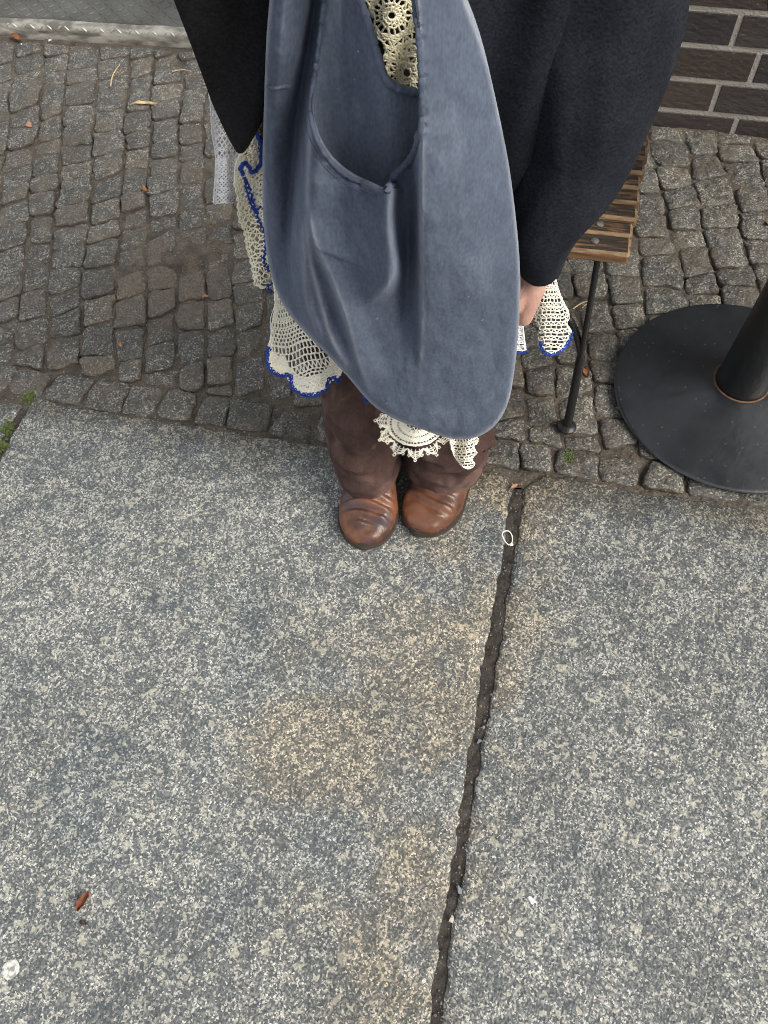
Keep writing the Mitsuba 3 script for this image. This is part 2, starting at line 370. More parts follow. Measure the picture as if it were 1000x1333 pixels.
mat('straw', lambda p, n, uv: mix((.36, .25, .12), (.58, .45, .27), noise(p.x * 200, p.y * 200)), .8)
mat('leaf_brown', lambda p, n, uv: mix((.11, .035, .012), (.26, .10, .045), noise(p.x * 180, p.y * 180, p.z * 180)), .7)
mat('leaf_orange', lambda p, n, uv: mix((.17, .075, .025), (.27, .13, .05), noise(p.x * 180, p.y * 180)), .7)
mat('leaf_pink', (.33, .19, .13), .7)
mat('white_plastic', (.78, .77, .74), .35)
mat('gum_grey', lambda p, n, uv: mix((.24, .24, .235), (.62, .61, .58), smoothstep(.3, .6, fbm(p.x * 210, p.y * 210))), .7)
mat('moss', lambda p, n, uv: mix((.045, .065, .016), (.13, .17, .045), noise(p.x * 220, p.y * 220, p.z * 220)), .8)
mat('grit_stone', lambda p, n, uv: mix((.06, .05, .042), (.27, .245, .21), cell_rand(p.x * 60, p.y * 60)), .8)
mat('chip_blue', (.16, .18, .21), .5)
mat('chip_pale', (.42, .40, .36), .7)
mat('far_ground', lambda p, n, uv: mix((.09, .088, .083), (.15, .147, .14), fbm(p.x * 6, p.y * 6)), .9)

# ------------------------------------------------------------------ ground
def grid_sheet(x0, x1, y0, y1, st, zf):
    xs, ys = np.arange(x0, x1 + st / 2, st), np.arange(y0, y1 + st / 2, st)
    gx, gy = np.meshgrid(xs, ys); v = np.stack([gx, gy, zf(gx, gy)], -1).reshape(-1, 3)
    n = len(xs); i = (np.arange(len(ys) - 1)[:, None] * n + np.arange(n - 1)).ravel()
    return trimesh.Trimesh(v, np.vstack([np.stack([i, i + 1, i + n + 1], -1), np.stack([i, i + n + 1, i + n], -1)]), process=False)
def sz(gx, gy): return np.stack([gx, gy, 0 * gx], -1)
obj('ground', grid_sheet(-60, 60, -60, 60, 10, lambda x, y: 0 * x - .09), 'far_ground', kind='structure', label='ground around the pavement')

def border_d(x, y): return (x - BORDER_A[0]) * NDIR[0] + (y - BORDER_A[1]) * NDIR[1]
WALL_P = np.array([.82, 1.833, 0])
def wall_d(x, y): return (x - WALL_P[0]) * NDIR[0] + (y - WALL_P[1]) * NDIR[1]
PATCH = at_z(232, 335)[:2]
def soil_z(x, y):
    p = np.stack([x * 16, y * 16, 0 * x], -1)
    z = -.0068 + .013 * (meshkit.fbm(p, 3, 5) - .5) + .004 * (meshkit.fbm(p * 5, 2, 9) - .5)
    d = np.hypot((x - PATCH[0]) / 1.3, y - PATCH[1]) + .10 * (meshkit.fbm(p * .8, 3, 2) - .5)
    z = z + .014 * np.exp(-(d / .075) ** 2)
    bd = np.abs(border_d(x, y)); z = z + .003 * np.exp(-(bd / .014) ** 2)
    return z
soil = grid_sheet(-1.5, 1.6, .45, 2.7, .011, soil_z)
c = soil.triangles_center
keep = (border_d(c[:, 0], c[:, 1]) > -.03) & (wall_d(c[:, 0], c[:, 1]) < np.where(c[:, 0] < -.2, .40, .03))
soil = trimesh.Trimesh(soil.vertices, soil.faces[keep], process=False)
obj('cobbled_pavement__soil', soil, 'soil', smooth=True, kind='stuff', label='brown soil and grit between the setts')
tag('cobbled_pavement', label='footpath of small dark grey granite setts beside the large slabs', kind='structure')

# setts
rng = np.random.RandomState(11)
def sett_mesh(poly, seed, zoff=0.0, rough=.0044):
    """a cleft granite sett: rounded outline, battered flanks, an uneven top"""
    r = np.random.RandomState(seed)
    poly = np.asarray(poly); c = poly.mean(0)
    pg = Polygon(poly).buffer(-.0085, join_style=1).buffer(.0065, join_style=1, quad_segs=3)
    if pg.is_empty or pg.area < 3e-4: return None
    if pg.geom_type != 'Polygon': pg = max(pg.geoms, key=lambda g: g.area)
    n = 22; L = pg.exterior.length
    o = np.array([pg.exterior.interpolate(k * L / n).coords[0] for k in range(n)]); 
    if not pg.exterior.is_ccw: o = o[::-1]
    c = np.array(pg.centroid.coords[0])
    wob = meshkit.noise(np.stack([o[:, 0] * 55, o[:, 1] * 55, 0 * o[:, 0] + seed], -1), 3) - .5
    o = c + (o - c) * (1 + .24 * wob)[:, None]
    tx, ty = r.uniform(-.05, .05, 2); h = r.uniform(-.0045, .0042) + zoff
    rings = []
    for s, dz in ((1.05, -.045), (1.0, -.008), (.975, -.0032), (.90, -.0004), (.62, .0014), (.30, .0022)):
        q = c + (o - c) * s
        z = h + dz + (q[:, 0] - c[0]) * tx + (q[:, 1] - c[1]) * ty
        if dz > -.02:
            a = meshkit.fbm(np.stack([q[:, 0] * 46, q[:, 1] * 46, 0 * z + seed * .37], -1), 3, 7) - .5
            b = meshkit.noise(np.stack([q[:, 0] * 160, q[:, 1] * 160, 0 * z], -1), 4) - .5
            z = z + rough * 1.9 * a * (1 if s < .95 else .8) + .0016 * b
        rings.append(np.column_stack([q, z]))
    return loft(rings, cap0=False, cap1=True)

def col_dir(x): return math.tan(math.radians(np.interp(x, [-.9, -.4, .3, .9], [-6.5, -3.5, 2.0, 5.5])))
polys = []
# boundaries between the columns run away from the slabs, slightly fanned
W = []; x = -1.55
while x < 1.65:
    W.append(x); x += rng.uniform(.060, .080) * (1.0 if x < .3 else 1.10)
def bx(i, y):
    x0 = W[i]; t = y - 1.45
    return x0 + t * col_dir(x0) + .014 * (meshkit.noise(np.array([i * 7.3, y * 7.0, 0.5]), 3) - .5) * 2 + .009 * (meshkit.noise(np.array([i * 3.1, y * 24.0, 1.5]), 4) - .5) * 2
BW = .074                                     # the first course lies along the slabs
for i in range(len(W) - 1):
    y = .35 + rng.uniform(0, .07)
    tilt0 = rng.uniform(-.25, .02)
    while y < 2.75:
        ln = rng.choice([rng.uniform(.068, .082), rng.uniform(.080, .100), rng.uniform(.055, .066)], p=[.5, .35, .15])
        tilt1 = np.interp(W[i], [-.9, -.3, .3], [.34, .18, .0]) + rng.uniform(-.24, .24)
        w = W[i + 1] - W[i]
        def yy(yc, tl, s): return yc + tl * w * s / 2
        a0, a1, b0, b1 = yy(y, tilt0, -1), yy(y, tilt0, 1), yy(y + ln, tilt1, -1), yy(y + ln, tilt1, 1)
        pl = [(bx(i, a0), a0), (bx(i + 1, a1), a1), (bx(i + 1, (a1 + b1) / 2), (a1 + b1) / 2), (bx(i + 1, b1), b1), (bx(i, b0), b0), (bx(i, (a0 + b0) / 2), (a0 + b0) / 2)]
        polys.append(pl); y += ln; tilt0 = tilt1
area = Polygon([tuple((BORDER_A + BDIR * s + NDIR * t)[:2]) for s, t in ((-1, BW), (3, BW), (3, 3), (-1, 3))])
_pa, _pb = at_z(0, 52, 0)[:2], at_z(240, 66, 0)[:2]; _pd = (_pb - _pa) / np.linalg.norm(_pb - _pa)
wl = Polygon([tuple((WALL_P + BDIR * s + NDIR * t)[:2]) for s, t in ((-.95, -.004), (4, -.004), (4, -3), (-4, -3))] + [tuple(_pa - _pd * 1.5), tuple(_pa + _pd * 1.1)]).buffer(0)
setts = []
for pl in polys:
    g = Polygon(pl).buffer(0).intersection(area).intersection(wl)
    if g.is_empty or g.geom_type != 'Polygon' or g.area < .0016: continue
    setts.append(np.array(g.exterior.coords)[:-1])
s = -1.0
while s < 2.6:
    ln = rng.uniform(.062, .098)
    b0 = -.003 if s < .75 else .009
    q = [(s, b0 + rng.uniform(-.003, .003)), (s + ln, b0 + rng.uniform(-.003, .003)), (s + ln + rng.uniform(-.012, .012), BW), (s + rng.uniform(-.012, .012), BW)]
    setts.append(np.array([(BORDER_A + BDIR * a + NDIR * b)[:2] for a, b in q])); s += ln
info = []
for k, pl in enumerate(setts):
    cx, cy = pl.mean(0)
    if not (-1.4 < cx < 1.5): continue
    px = to_px([cx, cy, 0])
    vis = -25 < px[0] < 1025 and 10 < px[1] < 700
    hid = 400 < px[0] < 640 and px[1] < 600 or (330 < px[0] < 800 and px[1] < 300)   # behind the figure
    info.append((not vis, hid, -1 / (HC / max(.1, cy)), k, pl))
info.sort(key=lambda t: (t[0], t[1], t[4].mean(0)[1]))
rest, cnt = [], 0
for nv, hd, _, k, pl in info:
    d = np.hypot((pl.mean(0)[0] - PATCH[0]) / 1.3, pl.mean(0)[1] - PATCH[1])
    zo = -.004 * math.exp(-(d / .09) ** 2)
    m = sett_mesh(pl, k, zo)
    if m is None: continue
    if cnt < 300 and not nv:
        r = rng.uniform(); obj('cobbled_pavement__sett', m, 'sett_granite_pale' if r > .80 else 'sett_granite_dark' if r < .25 else 'sett_granite', smooth=40); cnt += 1
    else: rest.append(m)
obj('cobbled_pavement__far_setts', join(rest), 'sett_granite', smooth=40, kind='stuff')

# slabs with ragged edges, a joint of dirt between them
tag('granite_slabs', label='row of large speckled grey granite paving slabs in the foreground', kind='structure')
def slab(poly, seed):
    pg = Polygon(poly); L = pg.exterior.length; n = int(L / .008)
    o = np.array([pg.exterior.interpolate(k * L / n).coords[0] for k in range(n)])
    if not pg.exterior.is_ccw: o = o[::-1]
    e = .0045 * (meshkit.fbm(np.stack([o[:, 0] * 16, o[:, 1] * 16, 0 * o[:, 0] + seed], -1), 4, seed) - .5) + .006 * (meshkit.noise(np.stack([o[:, 0] * 70, o[:, 1] * 70, 0 * o[:, 0]], -1), seed + 5) - .5)
    t = np.roll(o, -1, 0) - np.roll(o, 1, 0); t /= np.linalg.norm(t, axis=1, keepdims=True)
    nr = np.stack([-t[:, 1], t[:, 0]], -1)
    chip = np.clip(meshkit.fbm(np.stack([o[:, 0] * 13, o[:, 1] * 13, 0 * o[:, 0] + 3], -1), 3, seed + 2) - .55, 0, 1)
    rings = []
    for ins, z in ((0, -.07), (.0005, -.010), (.002, -.0045), (.006, -.0012), (.013, .0002)):
        q = o + nr * (e + ins + chip * .02 * (ins / .006))[:, None]
        rings.append(np.column_stack([q, np.full(len(q), z) - (chip * .010 if -.05 < z < -.001 else 0)]))
    m = loft(rings, cap0=False, cap1=False)
    inner = Polygon(rings[-1][:, :2]).buffer(0)
    if inner.geom_type != 'Polygon': inner = max(inner.geoms, key=lambda g: g.area)
    v, f = trimesh.creation.triangulate_polygon(inner, engine='earcut')
    top = trimesh.Trimesh(np.column_stack([v, np.full(len(v), .0002)]), f, process=False)
    if top.face_normals[0][2] < 0: top.invert()
    return join([m, top])
bl = lambda s, t: (BORDER_A + BDIR * s + NDIR * t)[:2]
jl = [p[:2] for p in JOINT]
hw = .0104
end = J0[:2] + JD * 2.3
nj = np.array([-JD[1], JD[0]])                # to the right of the joint, seen walking towards the lens
side = 1 if nj[0] > 0 else -1
R = nj * side
seamA, seamB = at_z(46, 500)[:2], at_z(-10, 600)[:2]
sd = (seamB - seamA) / np.linalg.norm(seamB - seamA)
sdir = JD
left_top = seamA + 0
jw = lambda k: hw * np.interp(k, [0, 1, 2, 4, 7, 10], [1.15, 1.0, .92, .90, .68, .55])
leftedge = [seamA + sd * .02, seamA + sd * .12, seamA + sd * .12 + sdir * 2.0]
slab_l = [tuple(leftedge[0] + np.array([.008, 0]))] + [tuple(bl(s, -.004)) for s in np.linspace(.05, .98, 8)]
jL = [tuple(p - R * jw(k)) for k, p in enumerate(jl)]; jR = [tuple(p + R * jw(k)) for k, p in enumerate(jl)]
slab_l = [tuple(leftedge[2] + np.array([.008, 0])), tuple(leftedge[1] + np.array([.008, 0])), tuple(leftedge[0] + np.array([.008, 0]))] + \
         [tuple(bl(s, -.004)) for s in np.linspace(.06, (np.array(jL[0]) - BORDER_A[:2]) @ BDIR[:2] - .02, 6)] + jL + [tuple(end - R * hw * .55)]
s0 = (np.array(jR[0]) - BORDER_A[:2]) @ BDIR[:2]
slab_r = [tuple(end + R * hw * .55)] + jR[::-1] + [tuple(bl(s, .007)) for s in np.linspace(s0 + .03, s0 + 1.0, 5)] + [tuple(bl(s0 + 1.0, .007) + JD * 2.4)]
slab_o = [tuple(leftedge[2] - np.array([.008, 0])), tuple(leftedge[1] - np.array([.008, 0])), tuple(leftedge[0] + np.array([-.012, -.03])), tuple(leftedge[0] + np.array([-.9, .2])), tuple(leftedge[2] + np.array([-1.0, .2]))]
for k, (pl, lb) in enumerate(((slab_l, 'left slab, browned along the dark joint'), (slab_r, 'right slab, with blue grey patches'), (slab_o, 'slab at the left edge beyond the mossy joint'))):
    obj('granite_slabs__slab', slab(pl, 21 + k), 'slab_granite', label=lb)
def jz(x, y):
    p = np.stack([x * 60, y * 60, 0 * x], -1)
    return -.0072 + .009 * (meshkit.fbm(p, 3, 4) - .5) + .004 * (meshkit.fbm(p * .25, 2, 8) - .5)
strip = []
nn = 420
along = np.linspace(-.02, 2.2, nn); across = np.linspace(-.03, .03, 10)
jx = np.array(jl + [end]); js = np.r_[0, np.cumsum(np.linalg.norm(np.diff(jx, axis=0), axis=1))]
cen = np.stack([np.interp(along, js, jx[:, 0]), np.interp(along, js, jx[:, 1])], -1)
g = cen[:, None] + across[None, :, None] * R
v = np.concatenate([g, jz(g[..., 0], g[..., 1])[..., None]], -1).reshape(-1, 3)
i = (np.arange(nn - 1)[:, None] * 10 + np.arange(9)).ravel()
jm = trimesh.Trimesh(v, np.vstack([np.stack([i, i + 1, i + 11], -1), np.stack([i, i + 11, i + 10], -1)]), process=False)
if jm.face_normals[0][2] < 0: jm.invert()
obj('granite_slabs__joint_dirt', jm, 'joint_dirt', smooth=True, kind='stuff', label='dark crumbly dirt filling the joint')
along = np.linspace(-.03, 2.1, 200); cen = leftedge[0] + np.outer(np.minimum(along, .1), sd) + np.outer(np.maximum(along - .1, 0), sdir)
g = cen[:, None] + across[None, :, None] * np.array([1.0, 0.15])
v = np.concatenate([g, jz(g[..., 0], g[..., 1])[..., None]], -1).reshape(-1, 3)
i = (np.arange(199)[:, None] * 10 + np.arange(9)).ravel()
jm = trimesh.Trimesh(v, np.vstack([np.stack([i, i + 1, i + 11], -1), np.stack([i, i + 11, i + 10], -1)]), process=False)
if jm.face_normals[0][2] < 0: jm.invert()
obj('granite_slabs__joint_dirt', jm, 'joint_dirt', smooth=True, kind='stuff')

# ------------------------------------------------------------------ brick wall
tag('brick_wall', label='dark brown clinker brick wall with pale mortar joints, upper right', cat='wall')
BL, BH, MJ = .268, .068, .0125
WM = frame(WALL_P, BDIR)
lo, hi = -.98, 2.6
obj('brick_wall__mortar', box((hi - lo, .30, 1.58), .004, M=WM @ trimesh.transformations.translation_matrix([(lo + hi) / 2, .1545, .70])), 'mortar')
far = []
nb = 0
j_ref = [(953, 55), (977, 97), (928, 130), (950, 167)]
def wall_s(px, py):                           # where a ray meets the wall: along, up
    d = ray(px, py); t = ((WALL_P - EYE) @ NDIR) / (d @ NDIR); p = EYE + t * d
    return (p - WALL_P) @ BDIR, p[2]
rows = [wall_s(*q) for q in j_ref]
print('wall joints', rows)
pitch = BL + MJ
for r in range(33):
    z0 = -.035 + r * (BH + MJ)
    off = rows[0][0] + (0 if r % 2 else pitch / 4) + rng.uniform(-.006, .006)
    s = off - pitch * 8
    while s < hi:
        a, b = max(s + MJ / 2, lo + .0), min(s + pitch - MJ / 2, hi)
        s += pitch
        if b - a < .03 or z0 + BH > 1.49: continue
        m = box((b - a, .05, BH), .0012, M=WM @ trimesh.transformations.translation_matrix([(a + b) / 2, .0315 - .0045 + rng.uniform(-.0008, .0008), z0 + BH / 2]))
        if nb < 260:
            q = rng.uniform(); obj('brick_wall__brick', m, 'clinker_red' if q > .72 else 'clinker_dark' if q < .3 else 'clinker'); nb += 1
        else: far.append(m)
obj('brick_wall__upper_bricks', join(far), 'clinker', kind='stuff')

# ------------------------------------------------------------------ checker plate step at the top left
tag('metal_step', label='grey checker plate step with a worn bright front lip', cat='step')
pa, pb = at_z(0, 43, .004), at_z(240, 57, .004)
pd = (pb - pa); pd[2] = 0; pd /= np.linalg.norm(pd); pn = np.array([-pd[1], pd[0], 0])
PM = frame(pa, pd)
w0, w1, ph = -.9, .98, .031
def lip_wave(s): return .0035 * (meshkit.fbm(np.stack([s * 6, 0 * s, 0 * s], -1), 3, 2) - .5) * 2
ss = np.linspace(w0, w1, 90)
prof = [(-.002, -.012), (-.001, .002), (.0, .010), (.001, .018), (.004, ph - .005), (.010, ph), (.026, ph + .0006)]
V = np.array([[(s, a + lip_wave(np.array(s)) * (1 if b > .02 else .4), b + .6 * lip_wave(np.array(s + 3))) for a, b in prof] for s in ss])
n1 = len(prof); i = (np.arange(len(ss) - 1)[:, None] * n1 + np.arange(n1 - 1)).ravel()
lipm = trimesh.Trimesh(V.reshape(-1, 3), np.vstack([np.stack([i, i + n1, i + n1 + 1], -1), np.stack([i, i + n1 + 1, i + 1], -1)]), process=False)
lipm.apply_transform(PM)
obj('metal_step__lip', lipm, 'lip_steel', smooth=True, label='worn bright bent lip')
obj('metal_step__plate', box((w1 - w0, 1.3, .03), .002, M=PM @ trimesh.transformations.translation_matrix([(w0 + w1) / 2, .03 + .65, ph - .0145])), 'checker_steel')
tl, tt = [], []
lens = trimesh.creation.icosphere(subdivisions=1, radius=1.0)
for a in np.arange(w0 + .02, w1 - .02, .026):
    for b in np.arange(.045, .62, .026):
        k = int(round(a / .026)) + int(round(b / .026))
        m = lens.copy(); m.apply_scale([.0145, .0040, .0026]); m.apply_transform(trimesh.transformations.rotation_matrix(math.radians(45 if k % 2 else -45), [0, 0, 1]))
        m.apply_translation([a, b, ph + .0006]); tl.append(m)
for a in np.arange(w0 + .02, w1 - .02, .026):
    for k, zz in enumerate((.007, .021)):
        m = lens.copy(); m.apply_scale([.0115, .0030, .0036]); m.apply_transform(trimesh.transformations.rotation_matrix(math.pi / 2, [1, 0, 0]))
        m.apply_transform(trimesh.transformations.rotation_matrix(math.radians(45 if (int(round(a / .026)) + k) % 2 else -45), [0, 1, 0]))
        m.apply_translation([a, .0035, zz]); tt.append(m)
m = join(tl); m.apply_transform(PM); obj('metal_step__tread_lozenges', m, 'checker_steel', smooth=True, kind='stuff')
m = join(tt); m.apply_transform(PM); obj('metal_step__lip_lozenges', m, 'worn_steel', smooth=True, kind='stuff')

# ------------------------------------------------------------------ table
tag('bistro_table', label='black metal pedestal table with a round floor plate, at the right edge', cat='table')
TC = np.array([.7035, .990, 0]); TR = .234
lean = trimesh.transformations.rotation_matrix(math.radians(2.6), [-.2, 1, 0], point=TC)
def lathe(prof, n=96):
    rings = [np.column_stack([r * np.cos(np.arange(n) * 2 * np.pi / n), r * np.sin(np.arange(n) * 2 * np.pi / n), np.full(n, z)]) for r, z in prof]
    return loft(rings)
base = lathe([(TR - .004, .006), (TR, .009), (TR + .0015, .012), (TR, .0145), (TR - .005, .0165), (.20, .0195), (.16, .0245), (.11, .0325), (.075, .0395), (.05, .0435)])
base.apply_translation(TC); obj('bistro_table__floor_plate', base, 'black_metal', smooth=30)
ring = tube([(.0512 * math.cos(a), .0512 * math.sin(a),   .0442) for a in np.arange(40) * 2 * np.pi / 40], .0019, 6, closed=True)
ring.apply_translation(TC); obj('bistro_table__rusty_ring', ring, 'rust', smooth=True, label='thin rusty ring at the foot of the post')
pole = lathe([(.049, .034), (.049, .70)], 48); pole.apply_translation(TC); pole.apply_transform(lean); obj('bistro_table__post', pole, 'black_paint', smooth=40)
top = lathe([(.20, .700), (.215, .703), (.222, .712), (.222, .720), (.217, .724)], 80); top.apply_translation(TC); top.apply_transform(lean); obj('bistro_table__table_top', top, 'black_paint', smooth=35)

# ------------------------------------------------------------------ folding chair
tag('folding_chair', label='folding bistro chair with weathered brown wooden slats and a black steel frame', cat='chair')
SC = at_z(822, 331, .45)                      # the near right corner of the seat
cd = BDIR * math.cos(math.radians(2)) ; cd = at_z(822, 331, .45) - at_z(755, 324, .45); cd /= np.linalg.norm(cd)
cn = at_z(858, 118, .45) - SC; depth = np.linalg.norm(cn); cn /= depth
SM = frame(SC - np.array([0, 0, .011]), cd); SM[:3, 1] = np.cross([0, 0, 1], cd)
W_SEAT = .40
ns = 11; sp = depth / (ns - .0)
for k in range(ns):
    wd = sp - .0045 if k else sp + .004
    m = box((W_SEAT + rng.uniform(-.002, .002), wd, .021), .0045)
    m = m.subdivide(); 
    m.apply_transform(SM @ trimesh.transformations.translation_matrix([-W_SEAT / 2 - .0012 * math.sin(k * 2.1), (sp * (k + .5)) * 1.0, rng.uniform(-.001, .001)]))
    shift = (k * sp) * (cn - np.cross([0, 0, 1], cd)); m.apply_translation(shift)
    obj('folding_chair__slat', m, 'slat_wood', label='broad front slat with a rounded corner' if k == 0 else None)
def P(s, t, z): return SC + cd * s + cn * t + np.array([0, 0, z - .45])
for s, t in ((-.055, .020), (-.052, .058), (-W_SEAT + .055, .020), (-W_SEAT + .052, .058)):
    sc = lathe([(.0062, .4508), (.0058, .4516), (.003, .4524)], 16); p = P(s, t, 0); sc.apply_translation([p[0], p[1], 0]); obj('folding_chair__screw', sc, 'steel', smooth=40)
foot = at_z(738, 556, .004)
fz = at_y(757, 462, foot[1] + .02)
for sgn, off in ((0, 0), (1, -W_SEAT + .09)):
    dx = cd * off
    a, b = foot + dx, fz + dx
    topp = P(-.045, .02, .425) + dx
    lg = tube(np.array([a + [0, 0, .01], a * .5 + b * .5 + [0, 0, .005], b - (b - a) * .03, b]), [.0082, .0082, .008, .0055], 12)
    obj('folding_chair__leg', lg, 'black_paint', smooth=40)
    obj('folding_chair__rod', tube(np.array([b - (b - a) * .05, b * .5 + topp * .5, topp]), .0052, 10), 'black_paint', smooth=40)
    cap = lathe([(.0150, .002), (.0178, .004), (.0178, .008), (.015, .011), (.0095, .014)], 24); cap.apply_translation([a[0], a[1], 0]); obj('folding_chair__foot_cap', cap, 'black_paint', smooth=40)
    rf = P(-.215 if sgn == 0 else -W_SEAT + .06, .36, .0); rf[2] = .006
    rt = P(-.20 if sgn == 0 else -W_SEAT + .03, .10, .43)
    bt = P(-.03 if sgn == 0 else -W_SEAT + .03, .43, .85)
    obj('folding_chair__leg', tube(np.array([rf, rf * .6 + rt * .4, P(-.19 if sgn == 0 else -W_SEAT + .05, .2, .43)]), .009, 10), 'black_paint', smooth=40)
    obj('folding_chair__back_upright', tube(spline([P(-.03 if sgn == 0 else -W_SEAT + .03, .36, .43), P(-.03 if sgn == 0 else -W_SEAT + .03, .42, .6), bt], 12), .009, 10), 'black_paint', smooth=40)
bow = spline([at_y(757, 466, fz[1]), at_y(752, 440, fz[1] + .005), at_y(738, 412, fz[1] + .02), at_y(700, 392, fz[1] + .05), at_y(640, 388, fz[1] + .08), fz + cd * (-W_SEAT + .09)], 30)
obj('folding_chair__cross_bow', tube(bow, .0062, 10), 'black_paint', smooth=40)
obj('folding_chair__seat_rail', tube(np.array([P(-.05, .01, .427), P(-.05, .2, .427), P(-.05, .40, .427)]), .006, 8), 'black_paint', smooth=40)
obj('folding_chair__seat_rail', tube(np.array([P(-W_SEAT + .05, .01, .427), P(-W_SEAT + .05, .2, .427), P(-W_SEAT + .05, .40, .427)]), .006, 8), 'black_paint', smooth=40)
for z in (.68, .76, .84):
    obj('folding_chair__back_slat', box((W_SEAT - .02, .014, .045), .004, M=frame(P(-W_SEAT / 2, .42 + (z - .68) * .06, z), cd)), 'slat_wood')

# ------------------------------------------------------------------ person: skin
tag('person', label='person standing in dark wool coat, crocheted lace, brown velvet trousers and tan leather boots', cat='person')
def sph(p, r, n=20): return m3.Manifold.sphere(r, n).translate([float(q) for q in p])
def bone(a, ra, b, rb): return m3.Manifold.batch_hull([sph(a, ra), sph(b, rb)])
BX = .03
hipL, hipR = np.array([BX - .085, .885, .80]), np.array([BX + .085, .885, .80])
anL, anR = np.array([-.022, .875, .085]), np.array([.125, .865, .085])
knL, knR = (hipL + anL) / 2 + [0, -.035, .0], (hipR + anR) / 2 + [0, -.035, .0]
wr = at_y(697, 336, .752)                     # the wrist at the cuff
shR, elR = np.array([.205, .86, 1.27]), np.array([.225, .82, .95])
shL, elL, wrL = np.array([-.145, .86, 1.27]), np.array([-.21, .80, 1.06]), np.array([-.075, .70, 1.13])
parts = [bone((BX, .905, .84), .108, (BX, .90, 1.0), .10), bone((BX, .90, 1.0), .10, (BX, .865, 1.2), .125), bone(shL + [.04, 0, 0], .055, shR - [.04, 0, 0], .055),
         bone((BX, .86, 1.2), .07, (BX, .85, 1.36), .05),
         bone(hipL, .085, knL, .055), bone(knL, .055, anL, .036), bone(hipR, .085, knR, .055), bone(knR, .055, anR, .036),
         bone(anL, .034, anL + [-.012, -.085, -.05], .020), bone(anR, .034, anR + [-.04, -.07, -.05], .020),
         bone(shR, .05, elR, .038), bone(elR, .038, wr, .0265), bone(shL, .05, elL, .038), bone(elL, .038, wrL, .0265)]
def hand(w, fdir, across, curl):
    """palm, five bent fingers and a thumb from the side of the palm; fdir along the fingers, across from little finger to forefinger, curl = towards the palm"""
    f, a, c = (np.array(v, float) for v in (fdir, across, curl))
    f /= np.linalg.norm(f); a -= f * (a @ f); a /= np.linalg.norm(a); c = np.cross(f, a) * np.sign(np.cross(f, a) @ c)
    out = [m3.Manifold.batch_hull([sph(w + a * .018, .019), sph(w - a * .018, .018), sph(w + f * .066 + a * .030, .0125), sph(w + f * .063 - a * .030, .0115), sph(w + f * .03 + a * .026, .017)])]
    for k, (o, l) in enumerate(((.030, .070), (.010, .078), (-.011, .073), (-.030, .058))):
        b0 = w + f * (.065 - abs(k - 1) * .003) + a * o
        d1 = f * math.cos(.75 + .08 * k) + c * math.sin(.75 + .08 * k); d2 = f * math.cos(1.7 + .08 * k) + c * math.sin(1.7 + .08 * k); d3 = f * math.cos(2.3) + c * math.sin(2.3)
        b1 = b0 + d1 * l * .45; b2 = b1 + d2 * l * .32; b3 = b2 + d3 * l * .23
        out += [bone(b0, .0100, b1, .0092), bone(b1, .0092, b2, .0086), bone(b2, .0086, b3, .0075)]
    t0 = w + f * .022 + a * .024 + c * .006; t1 = t0 + (f * .75 + a * .45 + c * .45) * .042; t2 = t1 + (f * .9 + a * .1 + c * .4) * .032; t3 = t2 + (f * .95 + c * .3) * .024
    out += [bone(t0, .015, t1, .0118), bone(t1, .0118, t2, .0105), bone(t2, .0105, t3, .0085)]
    return out
parts += hand(wr, (-.10, 0, -1), (-.15, -.98, 0), (-1, .15, 0))
parts += hand(wrL, (.75, -.25, .5), (0, -.4, .9), (.3, .9, .3))
hc = np.array([BX, .845, 1.475])
head = m3.Manifold.batch_hull([sph(hc + [0, .015, .03], .083), sph(hc + [0, -.03, -.005], .066), sph(hc + [0, -.045, -.075], .032), sph(hc + [.03, -.0, -.055], .036), sph(hc + [-.03, -.0, -.055], .036)])
parts += [head, m3.Manifold.batch_hull([sph(hc + [0, -.098, .015], .008), sph(hc + [0, -.118, -.022], .0105), sph(hc + [.012, -.098, -.025], .007), sph(hc + [-.012, -.098, -.025], .007)])]
for sg in (-1, 1): parts.append(m3.Manifold.batch_hull([sph(hc + [sg * .083, .02, .015], .011), sph(hc + [sg * .082, .012, -.022], .008), sph(hc + [sg * .088, .03, .01], .006)]))
body = m3.Manifold.batch_boolean(parts, m3.OpType.Add).refine_to_length(.009).to_mesh()
body = trimesh.Trimesh(body.vert_properties[:, :3], body.tri_verts); trimesh.smoothing.filter_taubin(body, iterations=8)
obj('person__body', body, 'skin', smooth=True)
hr = m3.Manifold.batch_hull([sph(hc + [0, .03, .045], .088), sph(hc + [0, -.035, .075], .055), sph(hc + [0, .06, -.02], .075)]) + m3.Manifold.batch_hull([sph(hc + [0, .075, .0], .07), sph(hc + [.05, .075, -.15], .045), sph(hc + [-.05, .075, -.15], .045)])
hm = hr.refine_to_length(.012).to_mesh(); hm = trimesh.Trimesh(hm.vert_properties[:, :3], hm.tri_verts); trimesh.smoothing.filter_taubin(hm, iterations=6)
obj('person__hair', hm, 'hair', smooth=True)
for sg in (-1, 1):
    e = trimesh.creation.icosphere(subdivisions=2, radius=.0125); e.apply_translation(hc + [sg * .031, -.078, .012]); k = obj('person__eye', e, 'eye_white', smooth=True)
    e = trimesh.creation.icosphere(subdivisions=2, radius=.0062); e.apply_translation(hc + [sg * .031, -.0862, .011]); obj(k + '__iris', e, 'iris', smooth=True)
lp = trimesh.creation.icosphere(subdivisions=2); lp.apply_scale([.024, .008, .0075]); lp.apply_translation(hc + [0, -.083, -.055]); obj('person__mouth', lp, 'lip', smooth=True)

